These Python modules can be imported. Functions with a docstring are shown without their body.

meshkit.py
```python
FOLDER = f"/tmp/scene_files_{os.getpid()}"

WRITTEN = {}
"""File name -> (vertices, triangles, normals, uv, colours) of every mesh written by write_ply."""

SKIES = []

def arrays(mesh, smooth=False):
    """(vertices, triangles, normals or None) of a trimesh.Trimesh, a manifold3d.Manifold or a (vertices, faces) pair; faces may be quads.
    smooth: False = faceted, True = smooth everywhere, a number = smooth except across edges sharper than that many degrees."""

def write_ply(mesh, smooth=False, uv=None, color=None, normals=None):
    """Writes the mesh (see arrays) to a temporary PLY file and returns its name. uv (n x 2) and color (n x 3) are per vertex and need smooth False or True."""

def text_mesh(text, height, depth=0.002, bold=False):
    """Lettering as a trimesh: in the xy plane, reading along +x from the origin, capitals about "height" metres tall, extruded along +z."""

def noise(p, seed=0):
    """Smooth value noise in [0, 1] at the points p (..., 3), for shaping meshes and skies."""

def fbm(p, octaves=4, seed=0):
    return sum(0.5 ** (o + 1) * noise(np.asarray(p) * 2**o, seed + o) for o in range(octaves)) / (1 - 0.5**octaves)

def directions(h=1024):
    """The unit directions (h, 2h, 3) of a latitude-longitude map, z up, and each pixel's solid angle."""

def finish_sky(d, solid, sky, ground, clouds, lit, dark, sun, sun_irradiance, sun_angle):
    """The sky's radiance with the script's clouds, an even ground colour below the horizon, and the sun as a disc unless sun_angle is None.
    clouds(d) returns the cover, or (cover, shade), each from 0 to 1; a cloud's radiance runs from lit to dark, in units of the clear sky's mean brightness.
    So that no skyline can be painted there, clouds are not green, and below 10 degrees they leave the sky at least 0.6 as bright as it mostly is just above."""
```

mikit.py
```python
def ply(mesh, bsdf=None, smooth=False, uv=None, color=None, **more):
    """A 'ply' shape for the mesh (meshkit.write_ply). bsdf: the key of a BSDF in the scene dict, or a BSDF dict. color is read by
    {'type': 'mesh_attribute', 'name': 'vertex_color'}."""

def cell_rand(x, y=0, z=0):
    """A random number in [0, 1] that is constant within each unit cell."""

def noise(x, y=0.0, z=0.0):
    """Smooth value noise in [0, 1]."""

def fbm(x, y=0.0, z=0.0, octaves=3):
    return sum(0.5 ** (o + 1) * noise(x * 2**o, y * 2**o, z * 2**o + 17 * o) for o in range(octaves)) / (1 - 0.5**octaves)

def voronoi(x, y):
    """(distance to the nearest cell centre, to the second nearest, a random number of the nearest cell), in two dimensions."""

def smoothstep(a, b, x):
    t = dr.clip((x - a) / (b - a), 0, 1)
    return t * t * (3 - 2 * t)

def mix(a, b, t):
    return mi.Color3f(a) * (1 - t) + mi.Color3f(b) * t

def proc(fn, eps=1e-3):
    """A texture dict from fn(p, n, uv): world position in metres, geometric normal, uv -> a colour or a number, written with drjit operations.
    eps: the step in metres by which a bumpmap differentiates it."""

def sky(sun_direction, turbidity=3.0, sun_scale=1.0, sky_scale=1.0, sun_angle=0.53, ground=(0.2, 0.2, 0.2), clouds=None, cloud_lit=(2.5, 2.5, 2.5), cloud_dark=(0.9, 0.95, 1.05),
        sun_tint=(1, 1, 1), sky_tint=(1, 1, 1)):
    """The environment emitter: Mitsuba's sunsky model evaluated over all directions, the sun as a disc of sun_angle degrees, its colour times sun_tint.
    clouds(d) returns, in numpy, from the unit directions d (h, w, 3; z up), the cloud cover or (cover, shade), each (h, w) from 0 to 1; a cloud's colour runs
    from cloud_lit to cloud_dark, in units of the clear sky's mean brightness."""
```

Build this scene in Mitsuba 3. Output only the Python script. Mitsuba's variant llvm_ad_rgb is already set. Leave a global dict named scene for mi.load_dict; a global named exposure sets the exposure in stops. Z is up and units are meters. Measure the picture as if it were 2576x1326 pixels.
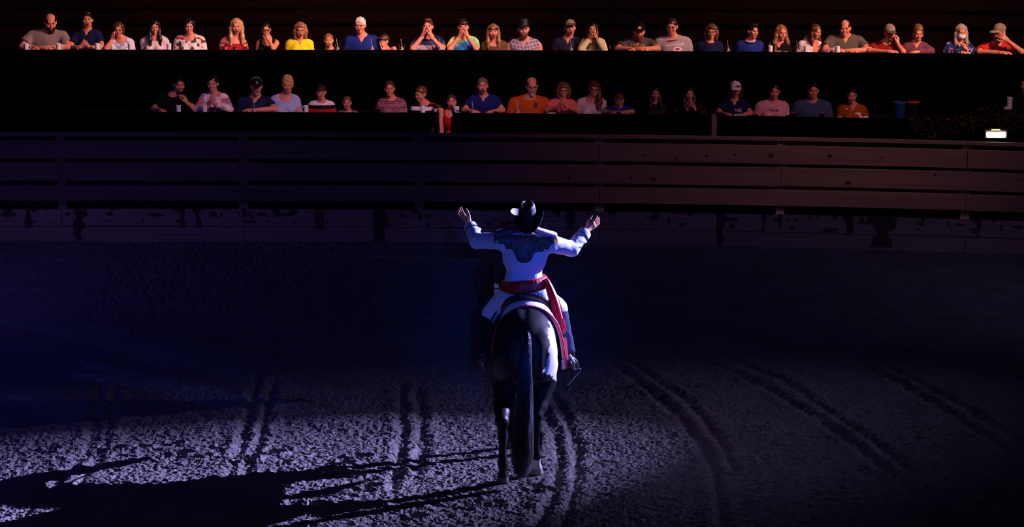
import math, random
import numpy as np, trimesh
import drjit as dr
import mitsuba as mi
import mikit, meshkit
from mikit import proc, noise, fbm, smoothstep, mix

T = mi.ScalarTransform4f
scene, labels = {}, {}

# ------------------------------------------------------------------ camera, lamps, exposure
W, H, FPX = 2576, 1326, 6840.0            # picture size and focal length in pixels
CAM_Z, PITCH = 6.6, math.radians(11.0)
scene['camera'] = {'type': 'perspective', 'fov': 2 * math.degrees(math.atan(W / 2 / FPX)), 'fov_axis': 'x', 'near_clip': 0.5, 'far_clip': 200.0,
                   'to_world': T().look_at(origin=[0, 0, CAM_Z], target=[0, math.cos(PITCH), CAM_Z - math.sin(PITCH)], up=[0, 0, 1])}
exposure = 0.0


def spot(name, at, to, rgb, cutoff, beam, weight=1.0):
    scene[name] = {'type': 'spot', 'to_world': T().look_at(origin=list(at), target=list(to), up=[0, 0, 1]), 'intensity': {'type': 'rgb', 'value': list(rgb)},
                   'cutoff_angle': cutoff, 'beam_width': beam, 'sampling_weight': weight}


# follow spot: high behind the right-hand stand, white with a little lavender
spot('lamp_follow_spot', (19.2, 35.0, 8.6), (-4.4, 22.25, 0.35), (7400, 6900, 16200), 6.25, 0.3, 3.0)
# the soft spill around its beam
spot('lamp_follow_spill', (19.2, 35.0, 8.7), (-2.9, 23.0, 0.3), (230, 200, 430), 10.5, 3.0, 1.0)
# blue front-of-house spot on the rider's back, from behind the camera
spot('lamp_blue_front', (0.6, 0.5, 6.8), (0.08, 24.2, 1.50), (0, 40, 370), 2.9, 1.2, 2.0)
# lavender front-of-house spot from the right
spot('lamp_lavender_front', (13.0, 14.5, 3.4), (0.25, 24.2, 1.62), (14, 34, 250), 5.0, 2.2, 1.0)
# deep blue wash over the left of the arena
spot('lamp_blue_wash', (-16.0, 20.0, 7.0), (-9.8, 25.8, 0.0), (0.5, 1.5, 125), 30.0, 2.0, 1.0)
# added violet fill in place of general dim ambient light
spot('fill_violet', (-5.0, 12.0, 13.0), (-1.5, 33.0, 0.6), (10.5, 8.0, 34.0), 34.0, 14.0, 1.5)
# added low violet fill along the foot of the fence, from the left
spot('fill_fence', (-12.0, 25.5, 3.0), (-5.2, 35.4, 0.2), (10.5, 7.0, 44.0), 30.0, 4.0, 0.8)
# and another added fill from the right
spot('fill_fence_right', (10.0, 25.0, 3.2), (4.2, 35.0, 0.25), (8.0, 6.0, 15.0), 26.0, 6.0, 0.6)
# amber house lights on the stands, hung from the truss to the right of each block, cut off below by added flaps
STAND_LAMPS = []
for k, (x, g) in enumerate(((-3.8, 0.85), (3.7, 1.0))):
    spot('lamp_stand_%d' % k, (x + 7.6, 31.8, 8.8), (x, 38.3, 2.72), (560 * g, 300 * g, 245 * g), 25.0, 10.0, 2.0)
    STAND_LAMPS.append((x + 7.6, 31.8, 8.8, 'upper'))
spot('lamp_low_stand_0', (2.4, 29.5, 7.0), (-2.2, 36.9, 2.2), (165, 82.0, 100.0), 21.0, 7.0, 1.2)
spot('lamp_low_stand_1', (8.2, 29.5, 7.0), (3.8, 36.8, 1.80), (74, 33.0, 33.0), 23.0, 8.0, 1.0)
STAND_LAMPS += [(2.4, 29.5, 7.0, 'lower'), (8.2, 29.5, 7.0, 'fence')]


def ray(px, py):
    xc, yc, c, s = (px - W / 2) / FPX, (py - H / 2) / FPX, math.cos(PITCH), math.sin(PITCH)
    return np.array([xc, c - yc * s, -s - yc * c])


def at(px, py, Y):
    """The point at distance Y from the camera's foot that stands at this place of the photograph."""
    d = ray(px, py)
    return np.array([0, 0, CAM_Z]) + d * (Y / d[1])


def ground(px, py, z=0.0):
    d = ray(px, py)
    return np.array([0, 0, CAM_Z]) + d * ((z - CAM_Z) / d[2])


def lin(c):
    if isinstance(c, str):
        c = c.lstrip('#')
        c = [int(c[i:i + 2], 16) / 255 for i in (0, 2, 4)]
    c = np.asarray(c, float)
    return np.where(c < 0.04045, c / 12.92, ((c + 0.055) / 1.055) ** 2.4)


# ------------------------------------------------------------------ materials
def principled(color, rough=0.6, spec=0.5, **kw):
    d = {'type': 'principled', 'roughness': rough, 'specular': spec, **kw}
    d['base_color'] = color if isinstance(color, dict) else {'type': 'rgb', 'value': [float(x) for x in color]}
    return d


def two(b):
    return {'type': 'twosided', 'bsdf': b}


VCOL = {'type': 'mesh_attribute', 'name': 'vertex_color'}
scene['cloth'] = two(principled(VCOL, 0.85, 0.15))
scene['skin'] = two(principled(VCOL, 0.5, 0.35))
scene['hair'] = two(principled(VCOL, 0.38, 0.5))
scene['coat'] = two(principled(VCOL, 0.46, 0.17))
scene['satin'] = two(principled(VCOL, 0.45, 0.5, sheen=0.3))
scene['leather'] = two(principled((0.008, 0.008, 0.01), 0.32, 0.6))
scene['felt'] = two(principled((0.006, 0.006, 0.009), 0.55, 0.4, sheen=0.6))
scene['steel'] = two({'type': 'roughconductor', 'alpha': 0.22, 'specular_reflectance': {'type': 'rgb', 'value': [0.85, 0.85, 0.88]}})
scene['china'] = two(principled((0.78, 0.76, 0.78), 0.3, 0.5))
scene['clear_plastic'] = {'type': 'thindielectric', 'int_ior': 1.35}
scene['red_drink'] = two(principled(lin('#e04028'), 0.2, 0.5))
scene['cola'] = two(principled((0.012, 0.008, 0.008), 0.15, 0.5))
scene['pale_plastic'] = two(principled((0.55, 0.5, 0.48), 0.4, 0.4))
scene['counter_black'] = two(principled((0.0008, 0.0007, 0.0008), 0.7, 0.02))
scene['dark_steps'] = two(principled((0.004, 0.0035, 0.004), 0.8, 0.1))


def sequin_color(p, n, uv):
    r = mikit.cell_rand(p.x * 190, p.y * 190, p.z * 190)
    return mix((0.028, 0.028, 0.040), (0.30, 0.26, 0.24), r * r * r * r * r)


scene['sequin'] = two(principled(proc(sequin_color), 0.42, 0.4, metallic=0.15))


def sand_color(p, n, uv):
    a = fbm(p.x * 3.1, p.y * 3.1, 0.0, 3)
    b = noise(p.x * 45, p.y * 45, p.z * 45)
    return mix((0.125, 0.115, 0.115), (0.27, 0.245, 0.24), a * 0.6 + b * 0.4)


def sand_relief(p, n, uv):
    return fbm(p.x * 34, p.y * 34, 3.0, 3)


scene['sand'] = {'type': 'bumpmap', 'arbitrary': proc(sand_relief, 4e-3), 'scale': 0.03, 'bsdf': two(principled(proc(sand_color), 0.95, 0.1))}


# ------------------------------------------------------------------ naming helpers
def numbered(base):
    if base not in labels and base not in scene and not any(k.startswith(base + '__') for k in scene):
        return base
    i = 1
    while '%s_%03d' % (base, i) in labels or '%s_%03d' % (base, i) in scene or any(k.startswith('%s_%03d__' % (base, i)) for k in scene):
        i += 1
    return '%s_%03d' % (base, i)


COUNT = {}


def thing(base, label, cat=None, group=None, kind=None):
    n = COUNT.get(base, 0)
    COUNT[base] = n + 1
    key = base if n == 0 else '%s_%03d' % (base, n)
    d = {'label': label}
    if cat: d['category'] = cat
    if group: d['group'] = group
    if kind: d['kind'] = kind
    labels[key] = d
    return key


def part(parent, base, shape, label=None, kind=None):
    full = parent + '__' + base
    n = COUNT.get(full, 0)
    COUNT[full] = n + 1
    key = full if n == 0 else '%s_%03d' % (full, n)
    scene[key] = shape
    if label: labels[key] = {'label': label}
    if kind: labels.setdefault(key, {})['kind'] = kind
    return key


def cat(*ms):
    ms = [m for m in ms if m is not None]
    V, F, o = [], [], 0
    for m in ms:
        v, f = (m.vertices, m.faces) if hasattr(m, 'vertices') else m[:2]
        V.append(np.asarray(v)); F.append(np.asarray(f) + o); o += len(v)
    return np.vstack(V), np.vstack(F)


def box(lo, hi, bevel=0.0):
    lo, hi = np.asarray(lo, float), np.asarray(hi, float)
    if bevel <= 0:
        m = trimesh.creation.box(extents=hi - lo); m.apply_translation((lo + hi) / 2)
        return m
    c, e = (lo + hi) / 2, (hi - lo) / 2
    pts = []
    for sx in (-1, 1):
        for sy in (-1, 1):
            for sz in (-1, 1):
                for k in range(3):
                    q = e.copy(); q -= bevel; q[k] += bevel
                    pts.append(c + q * (sx, sy, sz))
    return trimesh.convex.convex_hull(np.array(pts))


def tube(pts, r, sides=8, closed=False):
    p = np.asarray(pts, float); n = len(p)
    r = np.broadcast_to(np.asarray(r, float), (n,))
    t = np.gradient(p, axis=0)
    if closed: t = np.roll(p, -1, 0) - np.roll(p, 1, 0)
    t /= np.linalg.norm(t, axis=1, keepdims=True) + 1e-12
    ref = np.array([0, 0, 1.0]) if abs(t[:, 2]).mean() < 0.8 else np.array([1.0, 0, 0])
    a = np.cross(t, ref); a /= np.linalg.norm(a, axis=1, keepdims=True) + 1e-9
    b = np.cross(t, a)
    ang = np.arange(sides) * 2 * np.pi / sides
    V = (p[:, None] + r[:, None, None] * (np.cos(ang)[None, :, None] * a[:, None] + np.sin(ang)[None, :, None] * b[:, None])).reshape(-1, 3)
    m = n if closed else n - 1
    i, j = np.meshgrid(np.arange(m), np.arange(sides), indexing='ij')
    i2, j2 = (i + 1) % n, (j + 1) % sides
    q = np.stack([i * sides + j, i * sides + j2, i2 * sides + j2, i2 * sides + j], -1).reshape(-1, 4)
    F = np.vstack([q[:, [0, 1, 2]], q[:, [0, 2, 3]]])
    if not closed:
        V = np.vstack([V, p[:1], p[-1:]]); k = n * sides
        e = np.arange(sides); e2 = (e + 1) % sides; l = (n - 1) * sides
        F = np.vstack([F, np.stack([e2, e, np.full(sides, k)], 1), np.stack([l + e, l + e2, np.full(sides, k + 1)], 1)])
    return V, F


def lathe(profile, n=20):
    """Revolves (r, z) pairs about z."""
    pr = np.asarray(profile, float); m = len(pr)
    a = np.arange(n) * 2 * np.pi / n
    V = np.stack([pr[:, :1] * np.cos(a), pr[:, :1] * np.sin(a), np.repeat(pr[:, 1:2], n, 1)], -1).reshape(-1, 3)
    i, j = np.meshgrid(np.arange(m - 1), np.arange(n), indexing='ij'); j2 = (j + 1) % n
    q = np.stack([i * n + j, i * n + j2, (i + 1) * n + j2, (i + 1) * n + j], -1).reshape(-1, 4)
    return V, np.vstack([q[:, [0, 1, 2]], q[:, [0, 2, 3]]])


def moved(m, M):
    v, f = (m.vertices, m.faces) if hasattr(m, 'vertices') else m[:2]
    M = np.asarray(M, float)
    if M.shape == (3,): return np.asarray(v) + M, f
    return np.asarray(v) @ M[:3, :3].T + M[:3, 3], f


def rot(ax, deg):
    return trimesh.transformations.rotation_matrix(math.radians(deg), ax)


def col(n, c):
    return np.tile(np.asarray(c, float), (n, 1))


# ------------------------------------------------------------------ implicit surfaces for bodies
class Field:
    def __init__(s, lo, hi, h):
        s.lo, s.h = np.asarray(lo, float), h
        s.n = np.ceil((np.asarray(hi) - s.lo) / h).astype(int) + 1
        s.F = np.full(s.n, 0.4, np.float32)
        s.ax = [(s.lo[k] + h * np.arange(s.n[k])).astype(np.float32) for k in range(3)]

    def _win(s, lo, hi):
        a = np.clip(np.floor((np.asarray(lo) - s.lo) / s.h).astype(int), 0, s.n)
        b = np.clip(np.ceil((np.asarray(hi) - s.lo) / s.h).astype(int) + 1, 0, s.n)
        if (b <= a).any(): return None
        sl = tuple(slice(a[k], b[k]) for k in range(3))
        return sl, s.ax[0][sl[0]][:, None, None], s.ax[1][sl[1]][None, :, None], s.ax[2][sl[2]][None, None, :]

    def _mix(s, sl, d, k, op):
        A = s.F[sl]
        if op == 'add':
            h = np.clip(0.5 + 0.5 * (d - A) / k, 0, 1); s.F[sl] = d + (A - d) * h - k * h * (1 - h)
        else:
            d = -d; h = np.clip(0.5 - 0.5 * (d - A) / k, 0, 1); s.F[sl] = d + (A - d) * h + k * h * (1 - h)

    def cone(s, a, b, ra, rb=None, k=0.02, op='add', flat=False, sq=(1, 1, 1)):
        """A rounded cone from a to b (flat: its end at b is cut straight)."""
        rb = ra if rb is None else rb
        a, b = np.asarray(a, float), np.asarray(b, float)
        m = max(ra, rb) + k + 3 * s.h
        w = s._win(np.minimum(a, b) - m, np.maximum(a, b) + m)
        if w is None: return s
        sl, x, y, z = w
        ba = b - a; L = np.linalg.norm(ba) + 1e-9
        t = ((x - a[0]) * ba[0] + (y - a[1]) * ba[1] + (z - a[2]) * ba[2]) / L ** 2
        tc = np.clip(t, 0, 1) if not flat else np.clip(t, 0, 9)
        d = np.sqrt((x - a[0] - tc * ba[0]) ** 2 + (y - a[1] - tc * ba[1]) ** 2 + (z - a[2] - tc * ba[2]) ** 2) - (ra + (rb - ra) * np.clip(t, 0, 1))
        if flat: d = np.maximum(d, (t - 1) * L)
        s._mix(sl, d, k, op)
        return s

    def chain(s, pts, rs, k=0.02):
        for i in range(len(pts) - 1): s.cone(pts[i], pts[i + 1], rs[i], rs[i + 1], k)
        return s

    def ball(s, c, r, k=0.02, op='add', R=None):
        """An ellipsoid."""
        c, r = np.asarray(c, float), np.broadcast_to(np.asarray(r, float), (3,))
        m = (r if R is None else r.max()) + k + 3 * s.h
        w = s._win(c - m, c + m)
        if w is None: return s
        sl, x, y, z = w
        x, y, z = x - c[0], y - c[1], z - c[2]
        if R is not None:
            R = np.asarray(R)[:3, :3]
            x, y, z = R[0, 0] * x + R[1, 0] * y + R[2, 0] * z, R[0, 1] * x + R[1, 1] * y + R[2, 1] * z, R[0, 2] * x + R[1, 2] * y + R[2, 2] * z
        k0 = np.sqrt((x / r[0]) ** 2 + (y / r[1]) ** 2 + (z / r[2]) ** 2)
        k1 = np.sqrt((x / r[0] ** 2) ** 2 + (y / r[1] ** 2) ** 2 + (z / r[2] ** 2) ** 2) + 1e-9
        s._mix(sl, k0 * (k0 - 1) / k1, k, op)
        return s

    def cut(s, p, n):
        """Keeps what lies behind the plane through p with normal n."""
        n = np.asarray(n, float) / np.linalg.norm(n)
        d = (s.ax[0][:, None, None] - p[0]) * n[0] + (s.ax[1][None, :, None] - p[1]) * n[1] + (s.ax[2][None, None, :] - p[2]) * n[2]
        s.F = np.maximum(s.F, d.astype(np.float32))
        return s

    def rough(s, amp, freq, seed=0):
        near = np.argwhere(np.abs(s.F) < amp * 3 + s.h * 2)
        P = s.lo + near * s.h
        s.F[tuple(near.T)] += ((meshkit.fbm(P * freq, 2, seed) - 0.5) * 2 * amp).astype(np.float32)
        return s

    def front(s, x, z, back=False):
        """y of the surface at (x, z), met from -y (or from +y)."""
        i = np.clip(np.round((np.asarray(x) - s.lo[0]) / s.h).astype(int), 0, s.n[0] - 1)
        k = np.clip(np.round((np.asarray(z) - s.lo[2]) / s.h).astype(int), 0, s.n[2] - 1)
        c = s.F[i, :, k]
        inside = c < 0
        if back: j = s.n[1] - 1 - np.argmax(inside[:, ::-1], axis=1)
        else: j = np.argmax(inside, axis=1)
        ok = inside.any(axis=1)
        j0 = np.clip(j + (1 if back else -1), 0, s.n[1] - 1)
        r = np.arange(len(j)); a, b = c[r, j0], c[r, j]
        y = s.lo[1] + s.h * (j0 + (j - j0) * np.clip(a / (a - b + 1e-9), 0, 1))
        return np.where(ok, y, np.nan)

    def mesh(s, smooth=2):
        s.F[[0, -1]] = 0.4; s.F[:, [0, -1]] = 0.4; s.F[:, :, [0, -1]] = 0.4
        F, n = s.F, s.n
        ins = F < 0
        cnt = sum(ins[i:n[0] - 1 + i, j:n[1] - 1 + j, k:n[2] - 1 + k].astype(np.int8) for i in (0, 1) for j in (0, 1) for k in (0, 1))
        act = (cnt > 0) & (cnt < 8)
        idx = np.argwhere(act)
        ids = np.full(act.shape, -1, np.int64); ids[act] = np.arange(len(idx))
        offs = np.array([[i, j, k] for i in (0, 1) for j in (0, 1) for k in (0, 1)])
        val = [F[tuple((idx + o).T)].astype(float) for o in offs]
        pos, m = np.zeros((len(idx), 3)), np.zeros(len(idx))
        for a in range(8):
            for b in range(a + 1, 8):
                if np.abs(offs[a] - offs[b]).sum() != 1: continue
                c = (val[a] < 0) != (val[b] < 0)
                t = np.where(c, val[a] / np.where(c, val[a] - val[b], 1), 0)
                pos += np.where(c[:, None], offs[a] + t[:, None] * (offs[b] - offs[a]), 0); m += c
        V = s.lo + s.h * (idx + pos / m[:, None])
        quads = []
        for d in range(3):
            u, v = (d + 1) % 3, (d + 2) % 3
            e = np.zeros(3, int); e[d] = 1
            A = ins[tuple(slice(0, n[k] - e[k]) for k in range(3))]; B = ins[tuple(slice(e[k], n[k]) for k in range(3))]
            g = np.argwhere(A != B)
            g = g[(g[:, u] > 0) & (g[:, v] > 0) & (g[:, u] < n[u] - 1) & (g[:, v] < n[v] - 1)]
            eu, ev = np.zeros(3, int), np.zeros(3, int); eu[u] = 1; ev[v] = 1
            q = np.stack([ids[tuple((g - eu - ev).T)], ids[tuple((g - ev).T)], ids[tuple(g.T)], ids[tuple((g - eu).T)]], 1)
            w = A[tuple(g.T)]
            quads.append(np.where(w[:, None], q, q[:, ::-1]))
        Q = np.vstack(quads); Q = Q[(Q >= 0).all(1)]
        if smooth:
            from scipy.sparse import coo_matrix
            E = np.vstack([Q[:, [0, 1]], Q[:, [1, 2]], Q[:, [2, 3]], Q[:, [3, 0]]])
            A = coo_matrix((np.ones(len(E) * 2), (np.r_[E[:, 0], E[:, 1]], np.r_[E[:, 1], E[:, 0]])), shape=(len(V), len(V))).tocsr()
            deg = np.maximum(np.asarray(A.sum(1)), 1)
            for it in range(smooth):
                V = V + 0.5 * (A @ V / deg - V); V = V - 0.52 * (A @ V / deg - V)
        return V, np.vstack([Q[:, [0, 1, 2]], Q[:, [0, 2, 3]]])


def shape(m, bsdf, color=None, smooth=True):
    v, f = (np.asarray(m.vertices), np.asarray(m.faces)) if hasattr(m, 'vertices') else m[:2]
    c = None if color is None else (col(len(v), color) if np.ndim(color) == 1 else color)
    return mikit.ply((v, f), bsdf, smooth, color=c)


# ------------------------------------------------------------------ the arena: sand, fence, stands
_XW = np.array([-12, -6.8, -3.4, 0, 3.35, 6.6, 9.5])
_YW = np.array([35.45, 35.53, 35.50, 35.39, 35.13, 34.57, 33.8])
WALL = np.polynomial.Polynomial.fit(_XW, _YW, 4)


def fence_y(X): return WALL(np.asarray(X, float))
def low_y(X): return fence_y(X) + 1.0
def up_y(X): return 37.9 + 0.6 * (fence_y(X) - 35.39)


LOW_Z, UP_Z = 1.575, 2.255


def strip(curve, x0, x1, y0, y1, z0, z1, step=0.5, bevel=0.0, tilt=0.0):
    """A board that follows a curve in plan: from x0 to x1, y0..y1 behind the curve, z0..z1 high, its long edges bevelled."""
    n = max(2, int(abs(x1 - x0) / step) + 1)
    X = np.linspace(x0, x1, n); Y = curve(X)
    b = bevel
    prof = [(y0, z0 + b), (y0 + b, z0), (y1 - b, z0), (y1, z0 + b), (y1, z1 - b), (y1 - b, z1), (y0 + b, z1), (y0, z1 - b)] if b else [(y0, z0), (y1, z0), (y1, z1), (y0, z1)]
    m = len(prof)
    V = np.array([[X[i], Y[i] + p[0], p[1] + tilt * (X[i] - x0)] for i in range(n) for p in prof])
    F = []
    for i in range(n - 1):
        for j in range(m):
            a, c = i * m + j, i * m + (j + 1) % m
            F += [[a, c, c + m], [a, c + m, a + m]]
    for j in range(1, m - 1):
        F += [[0, j + 1, j], [(n - 1) * m, (n - 1) * m + j, (n - 1) * m + j + 1]]
    F = np.array(F)[:, ::-1]
    return V, F


# --- sand floor with harrow tracks and hoof prints
def px_line(pts): return np.array([ground(*p)[:2] for p in pts])


TRACKS = [[(255, 960), (243, 1040), (238, 1090), (212, 1150), (160, 1200), (90, 1252)], [(290, 980), (275, 1050), (262, 1110), (236, 1165), (200, 1215)],
          [(655, 940), (632, 1020), (614, 1080), (604, 1130), (580, 1185), (552, 1215)], [(690, 960), (668, 1030), (655, 1090), (636, 1150), (606, 1195)],
          [(1010, 960), (1012, 1040), (1013, 1100), (1002, 1165), (985, 1230)], [(1052, 980), (1058, 1050), (1058, 1130), (1040, 1190)],
          [(1330, 960), (1372, 1040), (1397, 1090), (1407, 1150), (1396, 1230), (1370, 1290), (1335, 1340)], [(1390, 990), (1425, 1060), (1446, 1120), (1450, 1180), (1436, 1250), (1405, 1340)],
          [(1440, 850), (1530, 905), (1620, 970), (1700, 1040), (1757, 1110), (1792, 1180), (1812, 1260), (1815, 1340)], [(1560, 890), (1640, 945), (1720, 1000), (1775, 1065), (1815, 1120), (1845, 1185)],
          [(1480, 780), (1600, 830), (1760, 900), (1920, 970), (2050, 1050), (2150, 1120), (2250, 1200), (2320, 1270)], [(1690, 840), (1800, 885), (1965, 955), (2095, 1040), (2185, 1100), (2290, 1185)],
          [(1700, 720), (1900, 795), (2100, 880), (2260, 960), (2420, 1060), (2570, 1160)], [(1930, 780), (2120, 860), (2290, 950), (2450, 1040), (2600, 1130)],
          [(1500, 700), (1700, 740), (1950, 800), (2200, 860), (2500, 950)]]


def seg_dist(P, L):
    d = np.full(len(P), 9.0)
    for a, b in zip(L[:-1], L[1:]):
        ab = b - a; t = np.clip(((P - a) @ ab) / (ab @ ab), 0, 1)
        d = np.minimum(d, np.linalg.norm(P - a - t[:, None] * ab, axis=1))
    return d


def sand_height(X, Y):
    P = np.stack([X, Y], 1)
    P3 = np.stack([X, Y, 0 * X], 1)
    clod = meshkit.fbm(P3 * [19, 23, 1], 3, 5)
    ridge = 1 - np.abs(2 * meshkit.noise(P3 * [17, 17, 1] + 7, 9) - 1)
    big = meshkit.fbm(P3 * [1.7, 1.7, 1], 2, 3)
    h = 0.034 * (clod - 0.5) + 0.016 * (ridge - 0.5) * meshkit.noise(P3 * [2.5, 2.5, 1], 2) + 0.03 * (big - 0.5)
    fine = meshkit.noise(P3 * [52, 52, 1], 21)
    h += 0.013 * (fine - 0.5)
    for i, L in enumerate(TRACKS):
        d = seg_dist(P, px_line(L)) + 0.05 * (meshkit.noise(P3 * [4, 4, 1], 40 + i) - 0.5)
        h += -0.026 * np.exp(-(d / 0.045) ** 2) + 0.010 * np.exp(-((d - 0.11) / 0.05) ** 2) * (0.4 + meshkit.noise(P3 * [6, 6, 1], 60 + i))
    rng = np.random.default_rng(4)
    prints = [(905, 1150), (870, 1165), (930, 1225), (880, 1270), (1010, 1190), (560, 1125), (460, 1143), (520, 1148), (620, 1158), (130, 1132), (290, 1130), (360, 1128), (440, 1118), (690, 1140), (1365, 1230), (1000, 1180),
              (840, 1185), (790, 1270), (960, 1270), (1180, 1275), (1210, 1270), (1240, 1268), (1050, 1300), (720, 1165), (330, 1240), (900, 1195)]
    for px, py in prints:
        g = ground(px, py)[:2]; q = P - g
        r = rng.uniform(0.035, 0.075)
        d = np.sqrt((q[:, 0] / 1.25) ** 2 + (q[:, 1] / 0.9) ** 2)
        h += -0.040 * np.exp(-(d / r) ** 4) + 0.022 * np.exp(-((d - 1.45 * r) / (0.4 * r)) ** 2)
    return h


def graded(stops):
    out = [stops[0][0]]
    for (a, s0), (b, s1) in zip(stops[:-1], stops[1:]):
        x = a
        while x < b - 1e-6:
            s = s0 + (s1 - s0) * (x - a) / (b - a)
            x = min(b, x + s)
            out.append(x)
    return np.array(out)


gx = graded([(-9.5, 0.08), (-5.2, 0.03), (-4.9, 0.0115), (1.0, 0.0115), (2.2, 0.025), (3.5, 0.035), (9.5, 0.08)])
gy = graded([(20.5, 0.05), (21.9, 0.03), (22.15, 0.0125), (25.2, 0.014), (26.5, 0.03), (28.0, 0.04), (35.8, 0.10)])
GX, GY = np.meshgrid(gx, gy, indexing='ij')
GZ = sand_height(GX.ravel(), GY.ravel())
for hx, hy in ((-0.085, 23.55), (0.225, 23.86), (0.0, 24.83), (0.25, 24.72)):   # firm and level under the hooves
    GZ *= 1 - np.exp(-(np.hypot(GX.ravel() - hx, GY.ravel() - hy) / 0.12) ** 4)
i, j = np.meshgrid(np.arange(len(gx) - 1), np.arange(len(gy) - 1), indexing='ij')
q = np.stack([i * len(gy) + j, (i + 1) * len(gy) + j, (i + 1) * len(gy) + j + 1, i * len(gy) + j + 1], -1).reshape(-1, 4)
scene['floor'] = mikit.ply((np.stack([GX.ravel(), GY.ravel(), GZ], 1), np.vstack([q[:, [0, 1, 2]], q[:, [0, 2, 3]]])), 'sand', True)
labels['floor'] = {'label': 'raked arena sand with curved harrow tracks and hoof prints', 'kind': 'structure'}

# --- fence of wide planks
STAINS = [(75, 16, 44, 0), (200, 26, 80, 1), (465, 17, 44, 0), (505, 14, 42, 0), (806, 22, 48, 0), (958, 30, 82, 1), (1433, 20, 42, 0), (1803, 16, 82, 1), (1910, 10, 40, 0), (2118, 18, 45, 0), (2200, 46, 74, 1), (2425, 14, 40, 0), (620, 6, 18, 0), (1950, 8, 30, 0)]
_st = []
for px, wpx, hpx, _ in STAINS:
    X = (px - W / 2) * 36.2 / FPX
    _st.append((X, wpx * 0.5 / 189, 0.425 - hpx / 189))
KNOTS = [((px - W / 2) * 36.0 / FPX, 6.6 - float(fence_y((px - W / 2) * 36.0 / FPX)) * math.tan(PITCH + math.atan((py - H / 2) / FPX)), r) for px, py, r in
         ((2074, 393, .028), (1930, 391, .03), (1842, 389, .02), (1772, 392, .02), (1695, 397, .018), (1618, 390, .016), (2200, 398, .016), (1430, 447, .02), (1585, 447, .022), (1640, 450, .028), (2120, 460, .03), (2330, 440, .018))]


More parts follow.
